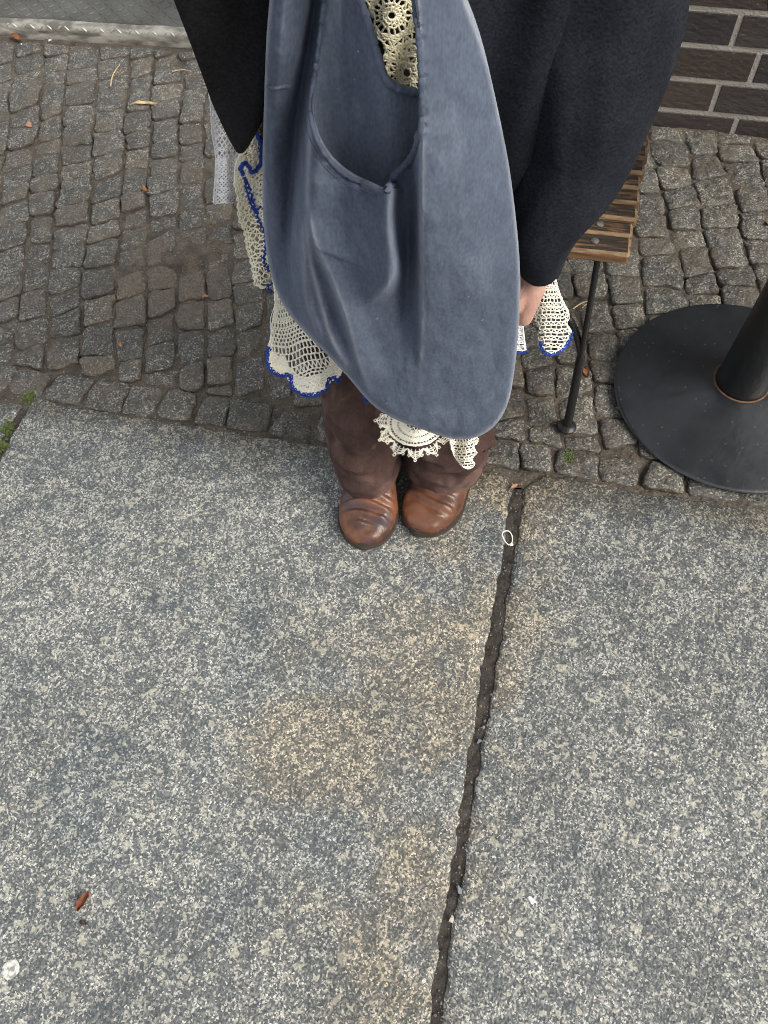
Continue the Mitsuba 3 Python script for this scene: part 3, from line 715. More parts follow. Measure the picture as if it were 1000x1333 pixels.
# ------------------------------------------------------------------ trousers
def fold_noise(v, sx, sz_, amp, seed):
    return amp * (meshkit.fbm(np.stack([v[:, 0] * sx, v[:, 1] * sx, v[:, 2] * sz_], -1), 3, seed) - .5) * 2
WRINK = {3: [(-.9, .10, .7, .135, .011, .008), (-.5, .16, .9, .125, .010, .007), (-1.1, .20, .5, .175, .010, .009), (-.2, .215, 1.1, .30, .011, .010), (-.8, .30, .3, .42, .010, .011), (.2, .09, 1.2, .10, .008, .006), (-1.0, .30, -.7, .55, .012, .012)],
         8: [(-1.2, .12, .2, .10, .010, .007), (-.6, .15, .8, .17, .010, .008), (-.9, .21, .2, .155, .010, .008), (-.1, .22, 1.0, .18, .009, .008), (.3, .12, 1.2, .22, .009, .009)]}
def leg_tube(hip, hem_c, seed, hem_r, hem_rise):
    rings, n = [], 110; a = np.arange(n) * 2 * np.pi / n
    L = 110
    for k in range(L + 1):
        t = k / L
        cx = hem_c + (hip - hem_c) * t
        c = np.array([cx[0], cx[1] - .025 * math.sin(math.pi * min(1, t)), 0])
        rx = np.interp(t, [0, .12, .3, .55, .8, 1], [hem_r[0], hem_r[0] * 1.0, hem_r[0] * .93, .070, .085, .094])
        ry = np.interp(t, [0, .12, .3, .55, .8, 1], [hem_r[1], hem_r[1] * .99, hem_r[1] * .9, .076, .094, .105])
        z = hem_c[2] + (hip[2] - hem_c[2]) * t + hem_rise * np.cos(a + math.pi / 2) * 0 + hem_rise * np.sin(a) * max(0, 1 - t * 4)
        q = np.column_stack([c[0] + rx * np.cos(a), c[1] + ry * np.sin(a), z * np.ones(n)])
        # drapes: folds across the instep near the hem, long ones above
        low = max(0, 1 - t * 3.2)
        w = fold_noise(q, 16, 42, .009 * low + .004, seed) + fold_noise(q * [1, 1, 1], 26, 7, .013, seed + 3)
        w += .005 * low * np.sin(q[:, 2] * 150 + 3 * q[:, 0] * 30 + seed) * np.maximum(0, -np.sin(a))
        for a0_, z0_, a1_, z1_, h_, w_ in WRINK[seed]:
            aa = (a + math.pi * .5 + math.pi) % (2 * math.pi) - math.pi     # 0 = towards the toes
            ux, uy = (a1_ - a0_) * .08, z1_ - z0_; px_, py_ = (aa - a0_) * .08, q[:, 2] - z0_
            tt_ = np.clip((px_ * ux + py_ * uy) / (ux * ux + uy * uy), 0, 1); dd_ = np.hypot(px_ - tt_ * ux, py_ - tt_ * uy)
            w += np.clip(np.cos(aa) * 1.5, 0, 1) * 1.6 * h_ * np.exp(-(dd_ / w_) ** 2) * (np.sin(np.pi * np.clip(tt_, .02, .98)) ** .5)
        w *= min(1, t * 9 + .10)
        q[:, 0] += np.cos(a) * w; q[:, 1] += np.sin(a) * w
        rings.append(q)
    inner = rings[0].copy(); ic = inner.mean(0); inner[:, :2] = ic[:2] + (inner[:, :2] - ic[:2]) * .955
    inner2 = inner.copy(); inner2[:, 2] += .06; inner2[:, :2] = ic[:2] + (inner2[:, :2] - ic[:2]) * .93
    return loft([inner2, inner] + rings, cap0=False, cap1=True)
hemL = at_z(479, 621, .078) + [0, .060, 0]; hemR = at_z(581, 613, .078) + [0, .060, 0]
tr = [leg_tube(hipL + [0, 0, .03], hemL, 3, (.0625, .098), .034), leg_tube(hipR + [0, 0, .03], hemR, 8, (.080, .098), .034)]
pel = m3.Manifold.batch_hull([sph(hipL + [0, 0, .0], .098), sph(hipR + [0, 0, 0], .098), sph(hipL + [.02, 0, .12], .095), sph(hipR + [-.02, 0, .12], .095)]).refine_to_length(.02).to_mesh()
tr.append(trimesh.Trimesh(pel.vert_properties[:, :3], pel.tri_verts))
obj('person__trousers', join(tr), 'velvet_brown', smooth=True, label='brown velvet flared trousers breaking over the boots')

# ------------------------------------------------------------------ boots
def boot(heel, toe, seed, width=.108):
    d = toe - heel; d[2] = 0; L = np.linalg.norm(d); d /= L; s = np.array([d[1], -d[0], 0])
    n = 40; a = np.arange(n) * 2 * np.pi / n; rings = []
    tt = np.r_[0, .015, .05, .10, .2, .32, np.arange(.42, .93, .016), .94, .955, .97, .98, .99, 1.0]
    def hw_(t): return width / 2 * np.interp(t, [0, .03, .1, .25, .42, .68, .8, .88, .94, .975, 1.0], [.22, .45, .60, .66, .74, 1.0, .95, .82, .64, .46, .20])
    def top(t): return np.interp(t, [0, .05, .2, .38, .5, .6, .7, .8, .9, .96, 1.0], [.11, .13, .14, .135, .108, .084, .067, .056, .045, .036, .023])
    for t in tt:
        w, h = hw_(t), top(t) - .018; c = heel + d * L * t
        x = w * np.sign(np.cos(a)) * np.abs(np.cos(a)) ** .85
        up = np.maximum(np.sin(a), 0); z = .018 + np.where(np.sin(a) > 0, h * up ** .68, -.002)
        x = x * (1 - .22 * up ** 2 * (h / .06 if h < .06 else 1) * .5)
        q = c + np.outer(x, s); q[:, 2] = z
        cr = .0046 * math.exp(-((t - .76) / .11) ** 2)
        q[:, 2] += np.clip(np.sin(a) * 1.6 - .3, 0, 1) * (cr * np.sin(t * 84 + 1.6 * np.sin(5 * x / width + seed) + seed) + .0050 * (meshkit.fbm(q * 42, 2, seed) - .5) * 2)
        rings.append(q)
    up = loft(rings)
    pts = []
    for t in np.linspace(0, 1, 40): pts.append((t, hw_(t) * 1.0 + .0015))
    out = [heel + d * L * t + s * w for t, w in pts] + [heel + d * (L + .006)] + [heel + d * L * t - s * w for t, w in pts[::-1]]
    pg = Polygon([p[:2] for p in out]).buffer(-.014).buffer(.0148)
    sole = trimesh.creation.extrude_polygon(pg, .012, engine='earcut'); sole.apply_translation([0, 0, .006])
    welt = trimesh.creation.extrude_polygon(pg.buffer(-.002), .004, engine='earcut'); welt.apply_translation([0, 0, .0185])
    hp = pg.intersection(Point(*(heel + d * .03)[:2]).buffer(.06)); heelm = trimesh.creation.extrude_polygon(hp.buffer(-.002), .006, engine='earcut'); heelm.apply_translation([0, 0, .0005])
    return up, join([sole, heelm]), welt, pg
toeL, toeR = at_z(473, 712, .01), at_z(542, 694, .01)
axL = at_z(474, 707, .02) - at_z(484, 645, .02); axR = at_z(543, 690, .02) - at_z(573, 640, .02)
for toe, ax, sd_ in ((toeL, axL, 1), (toeR, axR, 5)):
    ax = ax / np.linalg.norm(ax); heel = toe - ax * .238; heel[2] = toe[2] = 0
    up, sole, welt, pg = boot(heel, toe, sd_)
    k = obj('person__boot', up, 'boot_leather', smooth=True, label='tan leather boot, foremost' if sd_ == 1 else 'tan leather boot with a dark scuff, turned inward')
    obj(k + '__sole', sole, 'boot_sole', smooth=30); obj(k + '__welt', welt, 'boot_sole', smooth=30)
    st = [pg.buffer(-.004).exterior.interpolate(q * .0045).coords[0] for q in range(int(pg.exterior.length / .0045))]
    obj(k + '__welt_stitching', join([box((.0028, .0012, .0012), .0003, center=(x, y, .0228), M=None) for x, y in st]), 'boot_sole', kind='stuff')

# ------------------------------------------------------------------ coat
def lit(px, py, base): return np.full_like(np.asarray(px, float), base)
def flapY(x, y): return .735 + .00012 * (x - 300) * 0 + .00022 * np.maximum(0, 290 - x) + .00035 * np.maximum(0, x - 335) + .010 * np.sin(x * .045 + y * .012) - .0001 * (200 - y) * .3
flap = [(205, -260), (214, -60), (226, 0), (236, 26), (250, 62), (264, 100), (276, 134), (290, 165), (303, 190), (308, 199), (314, 201), (321, 195), (331, 178), (342, 158), (350, 130), (372, 90), (400, 40), (410, -260)]
obj('person__coat_front', sheet(Polygon(flap).buffer(-3).buffer(3), flapY, 5, .005, 7, .003), 'wool_black', smooth=True, label='black pointed corner of the coat front')
wing = [(585, -260), (585, 0), (610, 120), (630, 240), (645, 320), (690, 325), (735, 240), (770, 60), (790, -260)]
obj('person__coat_front', sheet(Polygon(wing), lambda x, y: .738 + .008 * np.sin(x * .05 + y * .01), 7, .005, 7, .003), 'wool_navy', smooth=True)
# sleeve: shoulder to cuff
def sleeve(axis, radii, seed, fold=.008, flat=.85, n=72, flat_end=1.0):
    ax = spline(axis, 60); rr = np.interp(np.linspace(0, 1, 60), np.linspace(0, 1, len(radii)), radii)
    t = np.gradient(ax, axis=0); t /= np.linalg.norm(t, axis=1, keepdims=True); a = np.arange(n) * 2 * np.pi / n
    rings = []
    for k in range(60):
        u = np.cross(t[k], [0, 1, 0]); u /= np.linalg.norm(u); w = np.cross(u, t[k])
        fl = flat + (flat_end - flat) * max(0, (k - 38) / 21); q = ax[k] + rr[k] * (np.cos(a)[:, None] * u + fl * np.sin(a)[:, None] * w)
        f = fold * (meshkit.fbm(np.stack([np.cos(a) * 1.7 + k * .012, np.sin(a) * 1.7 + 0 * a, 0 * a + k * .055], -1), 3, seed) - .5) * 2 * min(1, (59 - k) / 10 + .25)
        q = q + f[:, None] * (np.cos(a)[:, None] * u + np.sin(a)[:, None] * w); rings.append(q)
    c = rings[-1].mean(0); i1 = c + (rings[-1] - c) * .93 + (0 * t[-1]); i2 = c + (rings[-1] - c) * .88 - t[-1] * .05
    e = c + (rings[-1] - c) * .985 + t[-1] * .003
    return loft(rings + [e, i1, i2], cap0=True, cap1=False)
cuff = at_y(702, 333, .742); 
sl_axis = [np.array([.10, .865, 1.325]), np.array([.175, .86, 1.295]), np.array([.235, .845, 1.15]), at_y(772, -60, .80), at_y(778, 20, .79), at_y(765, 120, .775), at_y(736, 222, .755), at_y(708, 278, .738), cuff]
obj('person__coat_sleeve', sleeve(sl_axis, [.045, .085, .103, .101, .096, .084, .073, .055, .0285], 4, flat_end=1.45), 'wool_navy', smooth=True, label='wide navy wool coat sleeve tapering to a narrow cuff')
obj('person__coat_sleeve', sleeve([shL + [.085, 0, .055], shL + [.01, 0, .02], (shL + elL) / 2 + [-.01, 0, 0], elL, elL * .5 + wrL * .5, wrL + [-.01, .0, -.005]], [.05, .085, .078, .066, .056, .05], 9), 'wool_black', smooth=True)
rings = []
a = np.arange(64) * 2 * np.pi / 64
for z, rx, ry, cy in ((.86, .165, .10, .93), (.95, .17, .125, .90), (1.05, .175, .14, .88), (1.18, .19, .14, .87), (1.28, .19, .115, .865), (1.33, .12, .085, .86), (1.36, .07, .065, .855)):
    w = .006 * np.sin(a * 7 + z * 9); rings.append(np.column_stack([BX + (rx + w) * np.cos(a), cy + (ry + w) * np.sin(a), np.full(64, z)]))
obj('person__coat', loft(rings), 'wool_navy', smooth=True)
kn = []
for z, rx, ry, cy in ((.70, .14, .125, .90), (.80, .14, .13, .90), (.92, .14, .13, .895), (1.02, .14, .125, .87)):
    kn.append(np.column_stack([BX + rx * np.cos(a), cy + ry * np.sin(a), np.full(64, z)]))
obj('person__dark_top', loft(kn), 'dark_knit', smooth=True)

# ------------------------------------------------------------------ lace: knotted and looped thread, each piece with its own pattern
def clip_lines(lines, poly):
    poly = Polygon(poly).buffer(0) if not isinstance(poly, Polygon) else poly
    out = []
    for l in lines:
        g = LineString(l).intersection(poly)
        for q in getattr(g, 'geoms', [g]):
            if q.geom_type == 'LineString' and q.length > 2: out.append(np.array(q.coords))
    return out
def lace(lines, Yf, r=.0012, sides=5, jit=.8, seed=0, off=0.0):
    rs = np.random.RandomState(seed); ms = []
    for l in lines:
        l = np.asarray(l, float)
        n = max(2, int(LineString(l).length / 2.6) + 1); ls = LineString(l)
        q = np.array([ls.interpolate(k / (n - 1), normalized=True).coords[0] for k in range(n)])
        q = q + rs.uniform(-jit, jit, q.shape) * .55
        y = Yf(q[:, 0], q[:, 1]) - off + rs.uniform(-.0009, .0009, n)
        ms.append(tube(at_y(q[:, 0], q[:, 1], y), r * rs.uniform(.85, 1.2, n), sides))
    return join(ms)
def polar_net(c, radii, a0, a1, nspoke, squash=1.0, rot=0.0, wave=None, zig=()):
    """rings, spokes and, between the radii listed in zig, a zigzag"""
    lines = []; A = np.linspace(a0, a1, 90)
    P_ = lambda r, a: (c[0] + r * np.cos(a + rot), c[1] + squash * r * np.sin(a + rot))
    for r in radii:
        rr = r * (1 + (wave[0] * np.cos(wave[1] * A) if wave is not None else 0)); lines.append(np.stack(P_(rr, A), -1))
    for k in range(len(radii) - 1):
        ra, rb = radii[k], radii[k + 1]
        if k in zig:
            m = nspoke; t = np.linspace(a0, a1, 2 * m + 1); r = np.where(np.arange(2 * m + 1) % 2, rb, ra)
            w_ = (1 + (wave[0] * np.cos(wave[1] * t) if wave is not None else 0)); lines.append(np.stack(P_(r * w_, t), -1))
        else:
            for s_ in np.linspace(a0, a1, nspoke + 1):
                sh = (s_ + (k % 2) * (a1 - a0) / nspoke / 2)
                w_ = (1 + (wave[0] * np.cos(wave[1] * sh) if wave is not None else 0))
                lines.append(np.array([P_(ra * w_, sh), P_(rb * w_, sh)]))
    return lines
def diamond_net(x0, x1, y0, y1, sx, sy):
    L = []
    for k in range(int((x0 - (y1 - y0) * sx / sy) / sx) - 1, int((x1 + (y1 - y0) * sx / sy) / sx) + 2):
        L.append(np.array([(k * sx, y0), (k * sx + (y1 - y0) * sx / sy, y1)])); L.append(np.array([(k * sx, y0), (k * sx - (y1 - y0) * sx / sy, y1)]))
    return L
def scallop(pts, amp=3.0, every=7.0):
    ls = LineString(spline(pts, 60)); n = max(2, int(ls.length / every)) * 6; out = []
    for k in range(n + 1):
        s_ = k / n * ls.length; p = np.array(ls.interpolate(s_).coords[0]); q = np.array(ls.interpolate(min(ls.length, s_ + 1)).coords[0]) - np.array(ls.interpolate(max(0, s_ - 1)).coords[0])
        nrm = np.array([q[1], -q[0]]) / (np.linalg.norm(q) + 1e-9); out.append(p + nrm * amp * abs(math.sin(math.pi * k / 6)))
    return np.array(out)

# white panel hanging at the left, behind the coat corner
Yw = lambda x, y: .90 + .006 * np.sin(x * .25) - .00015 * (y - 130)
wp = [(270, 110), (274, 135), (276, 170), (281, 205), (280, 235), (278, 264), (290, 262), (303, 263), (312, 240), (330, 150), (320, 90)]
ls = clip_lines(diamond_net(255, 345, 80, 215, 6.5, 9.5), Polygon(wp)) + clip_lines(diamond_net(255, 345, 205, 270, 5.4, 5.0), Polygon(wp)) + clip_lines([np.array([(255, y), (345, y + 2)]) for y in np.r_[118:205:19, 207:266:9.2]], Polygon(wp)) + [spline(wp[:6], 40), spline([(277.5, 135), (279.5, 170), (284, 205), (283, 235), (281, 262)], 30), scallop([(278, 264), (290, 262), (304, 263)], -2.5, 5)]
obj('person__lace_shirt_tail', lace(ls, Yw, .00085, seed=1), 'cotton_white', smooth=True, label='white crocheted lace strip hanging below the coat corner')

# yellowed cream strip beside the bag
Yc = lambda x, y: .80 + .012 * np.sin((x - 300) * .09 + y * .02)
cp = [(335, 120), (328, 170), (318, 190), (308, 212), (306, 236), (311, 262), (313, 285), (319, 300), (322, 318), (327, 338), (331, 356), (336, 372), (346, 373), (352, 362), (372, 350), (372, 120)]
cpoly = Polygon(cp)
ls = clip_lines(polar_net((420, 130), np.arange(60, 300, 6.5), 1.2, 3.6, 74, wave=(.012, 60), zig=range(0, 60, 2)), cpoly) + [spline(cp[2:13], 60), spline([(x + 3, y) for x, y in cp[2:13]], 60), scallop(cp[4:13], -2.5, 9)]
obj('person__lace_trim', lace(ls, Yc, .00085, seed=2), 'cotton_yellowed', smooth=True, label='yellowed cream lace strip along the edge of the bag')
lp2 = Polygon([(338, 120), (330, 172), (320, 215), (318, 232), (330, 262), (342, 300), (350, 345), (358, 372), (380, 360), (375, 120)])
Yc2 = lambda x, y: Yc(x, y) - .010
ls = clip_lines(polar_net((300, 330), np.arange(10, 200, 6.5), -2.0, .8, 56, wave=(.015, 40), zig=range(1, 60, 3)), lp2)
obj('person__lace_trim', lace(ls, Yc2, .0008, seed=3), 'cotton_cream', smooth=True, label='cream lace with a bright blue crocheted edge')
def braid(pts, Yf, r, off, seed, n=None):
    """a crocheted cord: a core with small loops"""
    rs = np.random.RandomState(seed); p = spline(pts, n or max(10, int(LineString(pts).length / 1.6)))
    ms = [px_tube(p, Yf, r * .75, 6, off)]
    q = p[::2]
    for k, (x, y) in enumerate(q):
        c = at_y(np.array(x), np.array(y), Yf(np.array(x), np.array(y)) - off - .0004); m = trimesh.creation.icosphere(subdivisions=1, radius=r * 1.15)
        m.apply_scale([1, .7, 1]); m.apply_translation(c + rs.uniform(-.0012, .0012, 3)); ms.append(m)
    return join(ms)
bl1 = braid([(331, 170), (338, 182), (341, 198), (340, 210), (335, 220), (328, 225), (324, 217), (318, 212), (314, 218), (316, 228)], Yc2, .0023, .004, 4)
bl2 = braid([(318, 232), (322, 250), (327, 266), (332, 275), (338, 270)], Yc2, .0014, .004, 5)
bl3 = braid(scallop([(318, 232), (330, 270), (334, 284), (340, 296), (344, 312), (343, 330), (345, 348), (353, 356), (357, 366), (348, 370), (352, 382)], 2.6, 6.5), Yc2, .0013, .004, 6)
zz = braid(scallop([(322, 240), (331, 268), (340, 300), (344, 345)], 4, 8), Yc2, .0012, .004, 7)
obj('person__lace_trim_001__blue_edging', join([bl1, bl2, bl3]), 'cotton_blue', smooth=True)

# the fan with the blue edge below the bag's left side
Yf_ = lambda x, y: .745 + .016 * np.sin((x - 350) * .075) * np.clip((y - 360) / 120, 0, 1) - .00008 * (y - 400)
fan = [(352, 345), (357, 372), (358, 398), (354, 425), (351, 450), (347, 462), (349, 476), (358, 486), (372, 489), (377, 496), (384, 507), (398, 514), (412, 513), (424, 507), (430, 496), (438, 492), (450, 484), (470, 470), (440, 430), (400, 390), (375, 345)]
fpoly = Polygon(fan)
ls = clip_lines(polar_net((352, 300), np.r_[40:128:6.2, 130:152:5.2, 152:188:9.0, 190:250:4.6], .15, 1.75, 52, wave=(.012, 22), zig=tuple(range(0, 14, 3)) + tuple(range(23, 60, 3))), fpoly)
c2 = (402, 462)
ls += clip_lines(polar_net(c2, np.r_[30:52:4.5], .2, 2.9, 40, zig=(1, 3)), fpoly) + clip_lines(polar_net((366, 452), np.r_[12:34:4.6], 1.2, 3.6, 24, zig=(1, 3, 5)), fpoly)
edge = [(353, 440), (348, 460), (350, 477), (362, 487), (375, 490), (379, 499), (388, 510), (402, 514), (418, 510), (428, 500), (432, 493), (442, 491)]
ls += [spline(edge, 60), spline([(x + 1, y - 4) for x, y in edge], 60), spline(fan[:6], 40), spline([(x + 3, y) for x, y in fan[:6]], 40)]
obj('person__lace_skirt', lace(ls, Yf_, .00100, seed=8), 'cotton_cream', smooth=True, label='cream lace fan with a scalloped blue edge at the left of the bag')
be = [(350, 452), (347, 463), (349, 478), (358, 487), (370, 490), (377, 488), (378, 499), (386, 510), (400, 516), (416, 513), (427, 504), (429, 494), (434, 492), (437, 498), (444, 491)]
obj('person__lace_skirt__blue_edging', join([braid(be, Yf_, .0019, .001, 9), braid(scallop(be, 3.2, 6.5), Yf_, .0014, .001, 10), braid([(474, 516), (478, 522), (483, 519)], lambda x, y: .72 + 0 * x, .0026, 0, 3)]), 'cotton_blue', smooth=True)
obj('person__lace_skirt__loose_thread', px_tube(spline([(357, 400), (352, 418), (354, 440), (352, 455)], 20), Yf_, .0005, 4), 'cotton_white', smooth=True)

# the round doily showing under the bag
Yd = lambda x, y: .728 + .008 * np.sin(x * .09) - .0001 * (y - 560)
dc = (541, 551)
rad = np.r_[6, 12, 17, 18.2, 19.4, 20.6, 24.5, 25.7, 26.9, 28.1, 29.3, 30.5, 34.5, 35.7, 36.9]
ls = polar_net(dc, rad, -1.2, 4.35, 44, squash=.80, zig=(99,))
ls = [l for l in ls if np.hypot(l[:, 0] - dc[0], (l[:, 1] - dc[1]) / .80).max() > 13] + polar_net(dc, np.r_[3, 5], 0, 6.28, 8, squash=.8) + [np.stack([dc[0] + (9.5 + 2.6 * np.cos(8 * q)) * np.cos(q), dc[1] + .8 * (9.5 + 2.6 * np.cos(8 * q)) * np.sin(q)], -1) for q in (np.linspace(0, 6.28, 90),)] + [np.array([(dc[0] + 12 * math.cos(q), dc[1] + 9.6 * math.sin(q)), (dc[0] + 17 * math.cos(q), dc[1] + 13.6 * math.sin(q))]) for q in np.arange(16) * .3927]
def arcs(c, r0, r1, a0, a1, n, squash):
    out = []
    for k in range(n):
        A0, A1 = a0 + (a1 - a0) * k / n, a0 + (a1 - a0) * (k + 1) / n; am = (A0 + A1) / 2
        for s_ in (.35, .62, .90, 1.15):
            t = np.linspace(0, 1, 9); an = A0 + (A1 - A0) * (.5 + (t - .5) * (1.0)); rr = r0 + (r1 - r0) * s_ * (1 - np.abs(2 * t - 1) ** 1.7)
            out.append(np.stack([c[0] + rr * np.cos(an), c[1] + squash * rr * np.sin(an)], -1))
        for t in (.25, .5, .75):
            an = A0 + (A1 - A0) * t; out.append(np.array([(c[0] + r0 * np.cos(an), c[1] + squash * r0 * np.sin(an)), (c[0] + (r0 + (r1 - r0) * 1.1 * math.sin(math.pi * t)) * np.cos(an), c[1] + squash * (r0 + (r1 - r0) * 1.1 * math.sin(math.pi * t)) * np.sin(an))]))
    return out
ls += arcs(dc, 37, 48.5, -.9, 4.05, 9, .92)
for k in range(28):
    an = -.9 + 4.95 * (k + .5) / 27; fr = ((k + .5) / 3) % 1; rr = 37 + 11.5 * 1.15 * (1 - abs(2 * fr - 1) ** 1.7); t = np.linspace(0, 6.28, 9)
    ls.append(np.stack([dc[0] + (rr + 2.2) * math.cos(an) + 2.0 * np.cos(t), dc[1] + .92 * (rr + 2.2) * math.sin(an) + 2.0 * np.sin(t)], -1))
obj('person__lace_doily', lace(ls, Yd, .0008, seed=11), 'cotton_cream', smooth=True, label='round cream doily with pointed scallops below the bag')
Ye = lambda x, y: .73 + .012 * np.sin(x * .28 + y * .05)
ep = [(580, 555), (586, 574), (590, 590), (597, 601), (603, 608), (612, 610), (618, 604), (614, 597), (621, 590), (617, 583), (623, 574), (622, 555)]
ls = clip_lines(polar_net((600, 540), np.arange(14, 80, 3.6), .3, 2.8, 22, zig=range(0, 40, 3)), Polygon(ep)) + [scallop(ep[1:11], 2, 6), spline(ep[1:11], 40)]
obj('person__lace_frill', lace(ls, Ye, .0009, seed=12), 'cotton_cream', smooth=True, label='small cream lace frill under the right of the bag')
# lace at the hand
Yh = lambda x, y: .775 - .018 * np.sin((x - 690) * .075) + .0001 * (y - 400)
hp_ = [(690, 345), (722, 358), (728, 380), (737, 400), (741, 414), (738, 420), (744, 432), (741, 442), (735, 452), (724, 459), (712, 460), (704, 452), (703, 440), (702, 424), (690, 412)]
ls = clip_lines(polar_net((716, 330), np.r_[20:70:5.5, 70:140:4.8], .5, 2.4, 26, wave=(.01, 18), zig=range(0, 40, 2)), Polygon(hp_)) + [spline(hp_[1:13], 60), spline([(x - 2, y - 1) for x, y in hp_[1:13]], 60)]
obj('person__lace_cuff', lace(ls, Yh, .0008, seed=13), 'cotton_cream', smooth=True, label='cream lace corner hanging beside the hand')
obj('person__lace_cuff__blue_edging', join([braid([(703, 446), (706, 456), (714, 462), (726, 460), (736, 453), (742, 444), (745, 433)], Yh, .0018, .001, 14), braid(scallop([(703, 446), (706, 456), (714, 462), (726, 460), (736, 453), (742, 444), (745, 433)], 2.6, 6), Yh, .0014, .001, 15)]), 'cotton_blue', smooth=True)
obj('person__lace_cuff__black_edging', braid(scallop([(672, 412), (684, 416), (694, 424), (704, 432)], 1.5, 4), lambda x, y: .79 + 0 * x, .0011, 0, 16), 'cotton_black', smooth=True)
bp_ = [(672, 400), (679, 416), (682, 436), (685, 457), (668, 457), (664, 400)]
ls = clip_lines(polar_net((674, 380), np.arange(10, 90, 3.0), .8, 2.4, 16, zig=range(0, 40, 2)), Polygon(bp_)) + [spline(bp_[:4], 20)]
obj('person__lace_frill', lace(ls, lambda x, y: .74 + 0 * x, .0009, seed=17), 'cotton_white', smooth=True, label='narrow white lace edge between bag and hand')
obj('person__lace_frill_001__blue_edging', braid([(686, 458), (680, 459), (672, 458)], lambda x, y: .739 + 0 * x, .0021, 0, 18), 'cotton_blue', smooth=True)
# lace top seen in the bag's opening
Yv = lambda x, y: .745 + .006 * np.sin(x * .12 + y * .03)
vp = [(462, -90), (476, 0), (488, 30), (484, 44), (496, 52), (502, 66), (498, 80), (506, 100), (512, 116), (555, 132), (560, 40), (552, -90)]
vpoly = Polygon(vp)
ls = clip_lines(polar_net((510, 20), np.r_[6, 11, 16, 26, 29, 32, 42, 45, 56, 59], 0, 6.28, 18, wave=(.06, 9), zig=(3, 5, 7)), vpoly) + clip_lines(polar_net((530, 95), np.r_[6, 11, 14, 24, 27, 37], 0, 6.28, 15, wave=(.06, 7), zig=(2, 4)), vpoly) + clip_lines(polar_net((505, -50), np.r_[6, 12, 16, 26, 30, 42], 0, 6.28, 16, wave=(.05, 8), zig=(2, 4)), vpoly) + [spline(vp[1:9], 60), spline([(498, 0), (506, 40), (518, 80), (516, 120)], 40), spline([(530, -20), (528, 40), (540, 120)], 40)]
obj('person__lace_top', lace(ls, Yv, .0010, seed=19), 'cotton_yellowed', smooth=True, label='openwork cream crochet top seen through the bag opening')

# ------------------------------------------------------------------ bag
tag('shoulder_bag', label='large slouchy slate blue velvet shoulder bag hanging in front of the person', cat='bag')
outer = [(340, -160), (352, 0), (347, 60), (344, 130), (342, 200), (342, 265), (346, 320), (355, 365), (372, 402), (398, 434), (428, 464), (456, 494), (484, 526), (515, 546), (552, 560), (583, 570), (606, 572), (628, 566), (648, 550), (661, 526), (668, 495), (673, 455), (677, 400), (677, 350), (673, 296), (667, 245), (661, 205), (654, 170), (644, 125), (633, 80), (619, 38), (604, 0), (585, -160)]
opening = [(432, -170), (424, 0), (419, 50), (412, 100), (408, 138), (410, 160), (418, 183), (431, 204), (449, 221), (470, 234), (488, 242), (503, 247), (507, 237), (517, 224), (530, 211), (538, 196), (545, 176), (549, 150), (546, 120), (546, 80), (543, 40), (536, 0), (522, -170)]
oring = LineString(spline(outer, 160)); osp = spline(outer, 200); isp = spline(opening, 140)
bag_poly = Polygon(np.vstack([osp, [(522, -160)], isp[::-1][1:], ])).buffer(0)
if bag_poly.geom_type != 'Polygon': bag_poly = max(bag_poly.geoms, key=lambda g: g.area)

def seg_field(x, y, line):
    """distance, side (+ left of travel, on the page) and run along a polyline"""
    l = np.asarray(line, float); best = np.full(x.shape, 1e9); side = np.zeros_like(best); run = np.zeros_like(best)
    s = np.r_[0, np.cumsum(np.linalg.norm(np.diff(l, axis=0), axis=1))]
    for k in range(len(l) - 1):
        a, d = l[k], l[k + 1] - l[k]; L2 = d @ d
        t = np.clip(((x - a[0]) * d[0] + (y - a[1]) * d[1]) / L2, 0, 1)
        ex, ey = x - a[0] - t * d[0], y - a[1] - t * d[1]; dd = np.hypot(ex, ey)
        m = dd < best; best = np.where(m, dd, best); side = np.where(m, np.sign(ex * d[1] - ey * d[0]), side); run = np.where(m, (s[k] + t * np.sqrt(L2)) / s[-1], run)
    return best, side, run
def ridge(x, y, line, wl, wr, h, t0=.08, t1=.25):
    """wl/wr: width to the page-left / page-right of a line drawn downwards"""
    d, sd_, r = seg_field(x, y, spline(line, 24))
    w = np.where(sd_ > 0, wr, wl)
    env = np.clip(r / t0, 0, 1) if t0 > 0 else 1; env = env * (np.clip((1 - r) / t1, 0, 1) if t1 > 0 else 1); env = env * env * (3 - 2 * env) if not np.isscalar(env) else 1
    return h * np.exp(-(d / w) ** 1.6) * env
CREASE = [[(541, -150), (543, 0), (547, 60), (548, 130), (549, 200), (548, 300), (549, 380), (549, 440), (545, 530)],
          [(508, 238), (506, 268), (507, 300), (511, 335), (512, 352), (505, 370), (488, 388), (462, 410)],
          [(413, 90), (405, 150), (402, 210), (403, 285), (412, 320), (426, 350), (440, 385), (452, 420), (466, 470), (488, 520)],
          [(398, 270), (403, 330), (415, 385), (437, 454), (460, 495)],
          [(393, 280), (396, 340), (402, 400), (426, 457)]]
def bag_wear_highlight(x, y):  # bright fold crests and edge sheen painted in along with the rubbed pile
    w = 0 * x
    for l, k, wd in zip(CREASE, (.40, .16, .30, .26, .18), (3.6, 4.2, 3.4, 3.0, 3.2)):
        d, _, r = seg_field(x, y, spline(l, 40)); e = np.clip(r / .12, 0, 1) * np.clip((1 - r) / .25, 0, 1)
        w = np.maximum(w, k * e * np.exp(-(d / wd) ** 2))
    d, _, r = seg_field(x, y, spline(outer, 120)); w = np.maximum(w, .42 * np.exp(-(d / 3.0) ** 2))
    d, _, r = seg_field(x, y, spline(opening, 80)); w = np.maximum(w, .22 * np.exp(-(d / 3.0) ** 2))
    return w
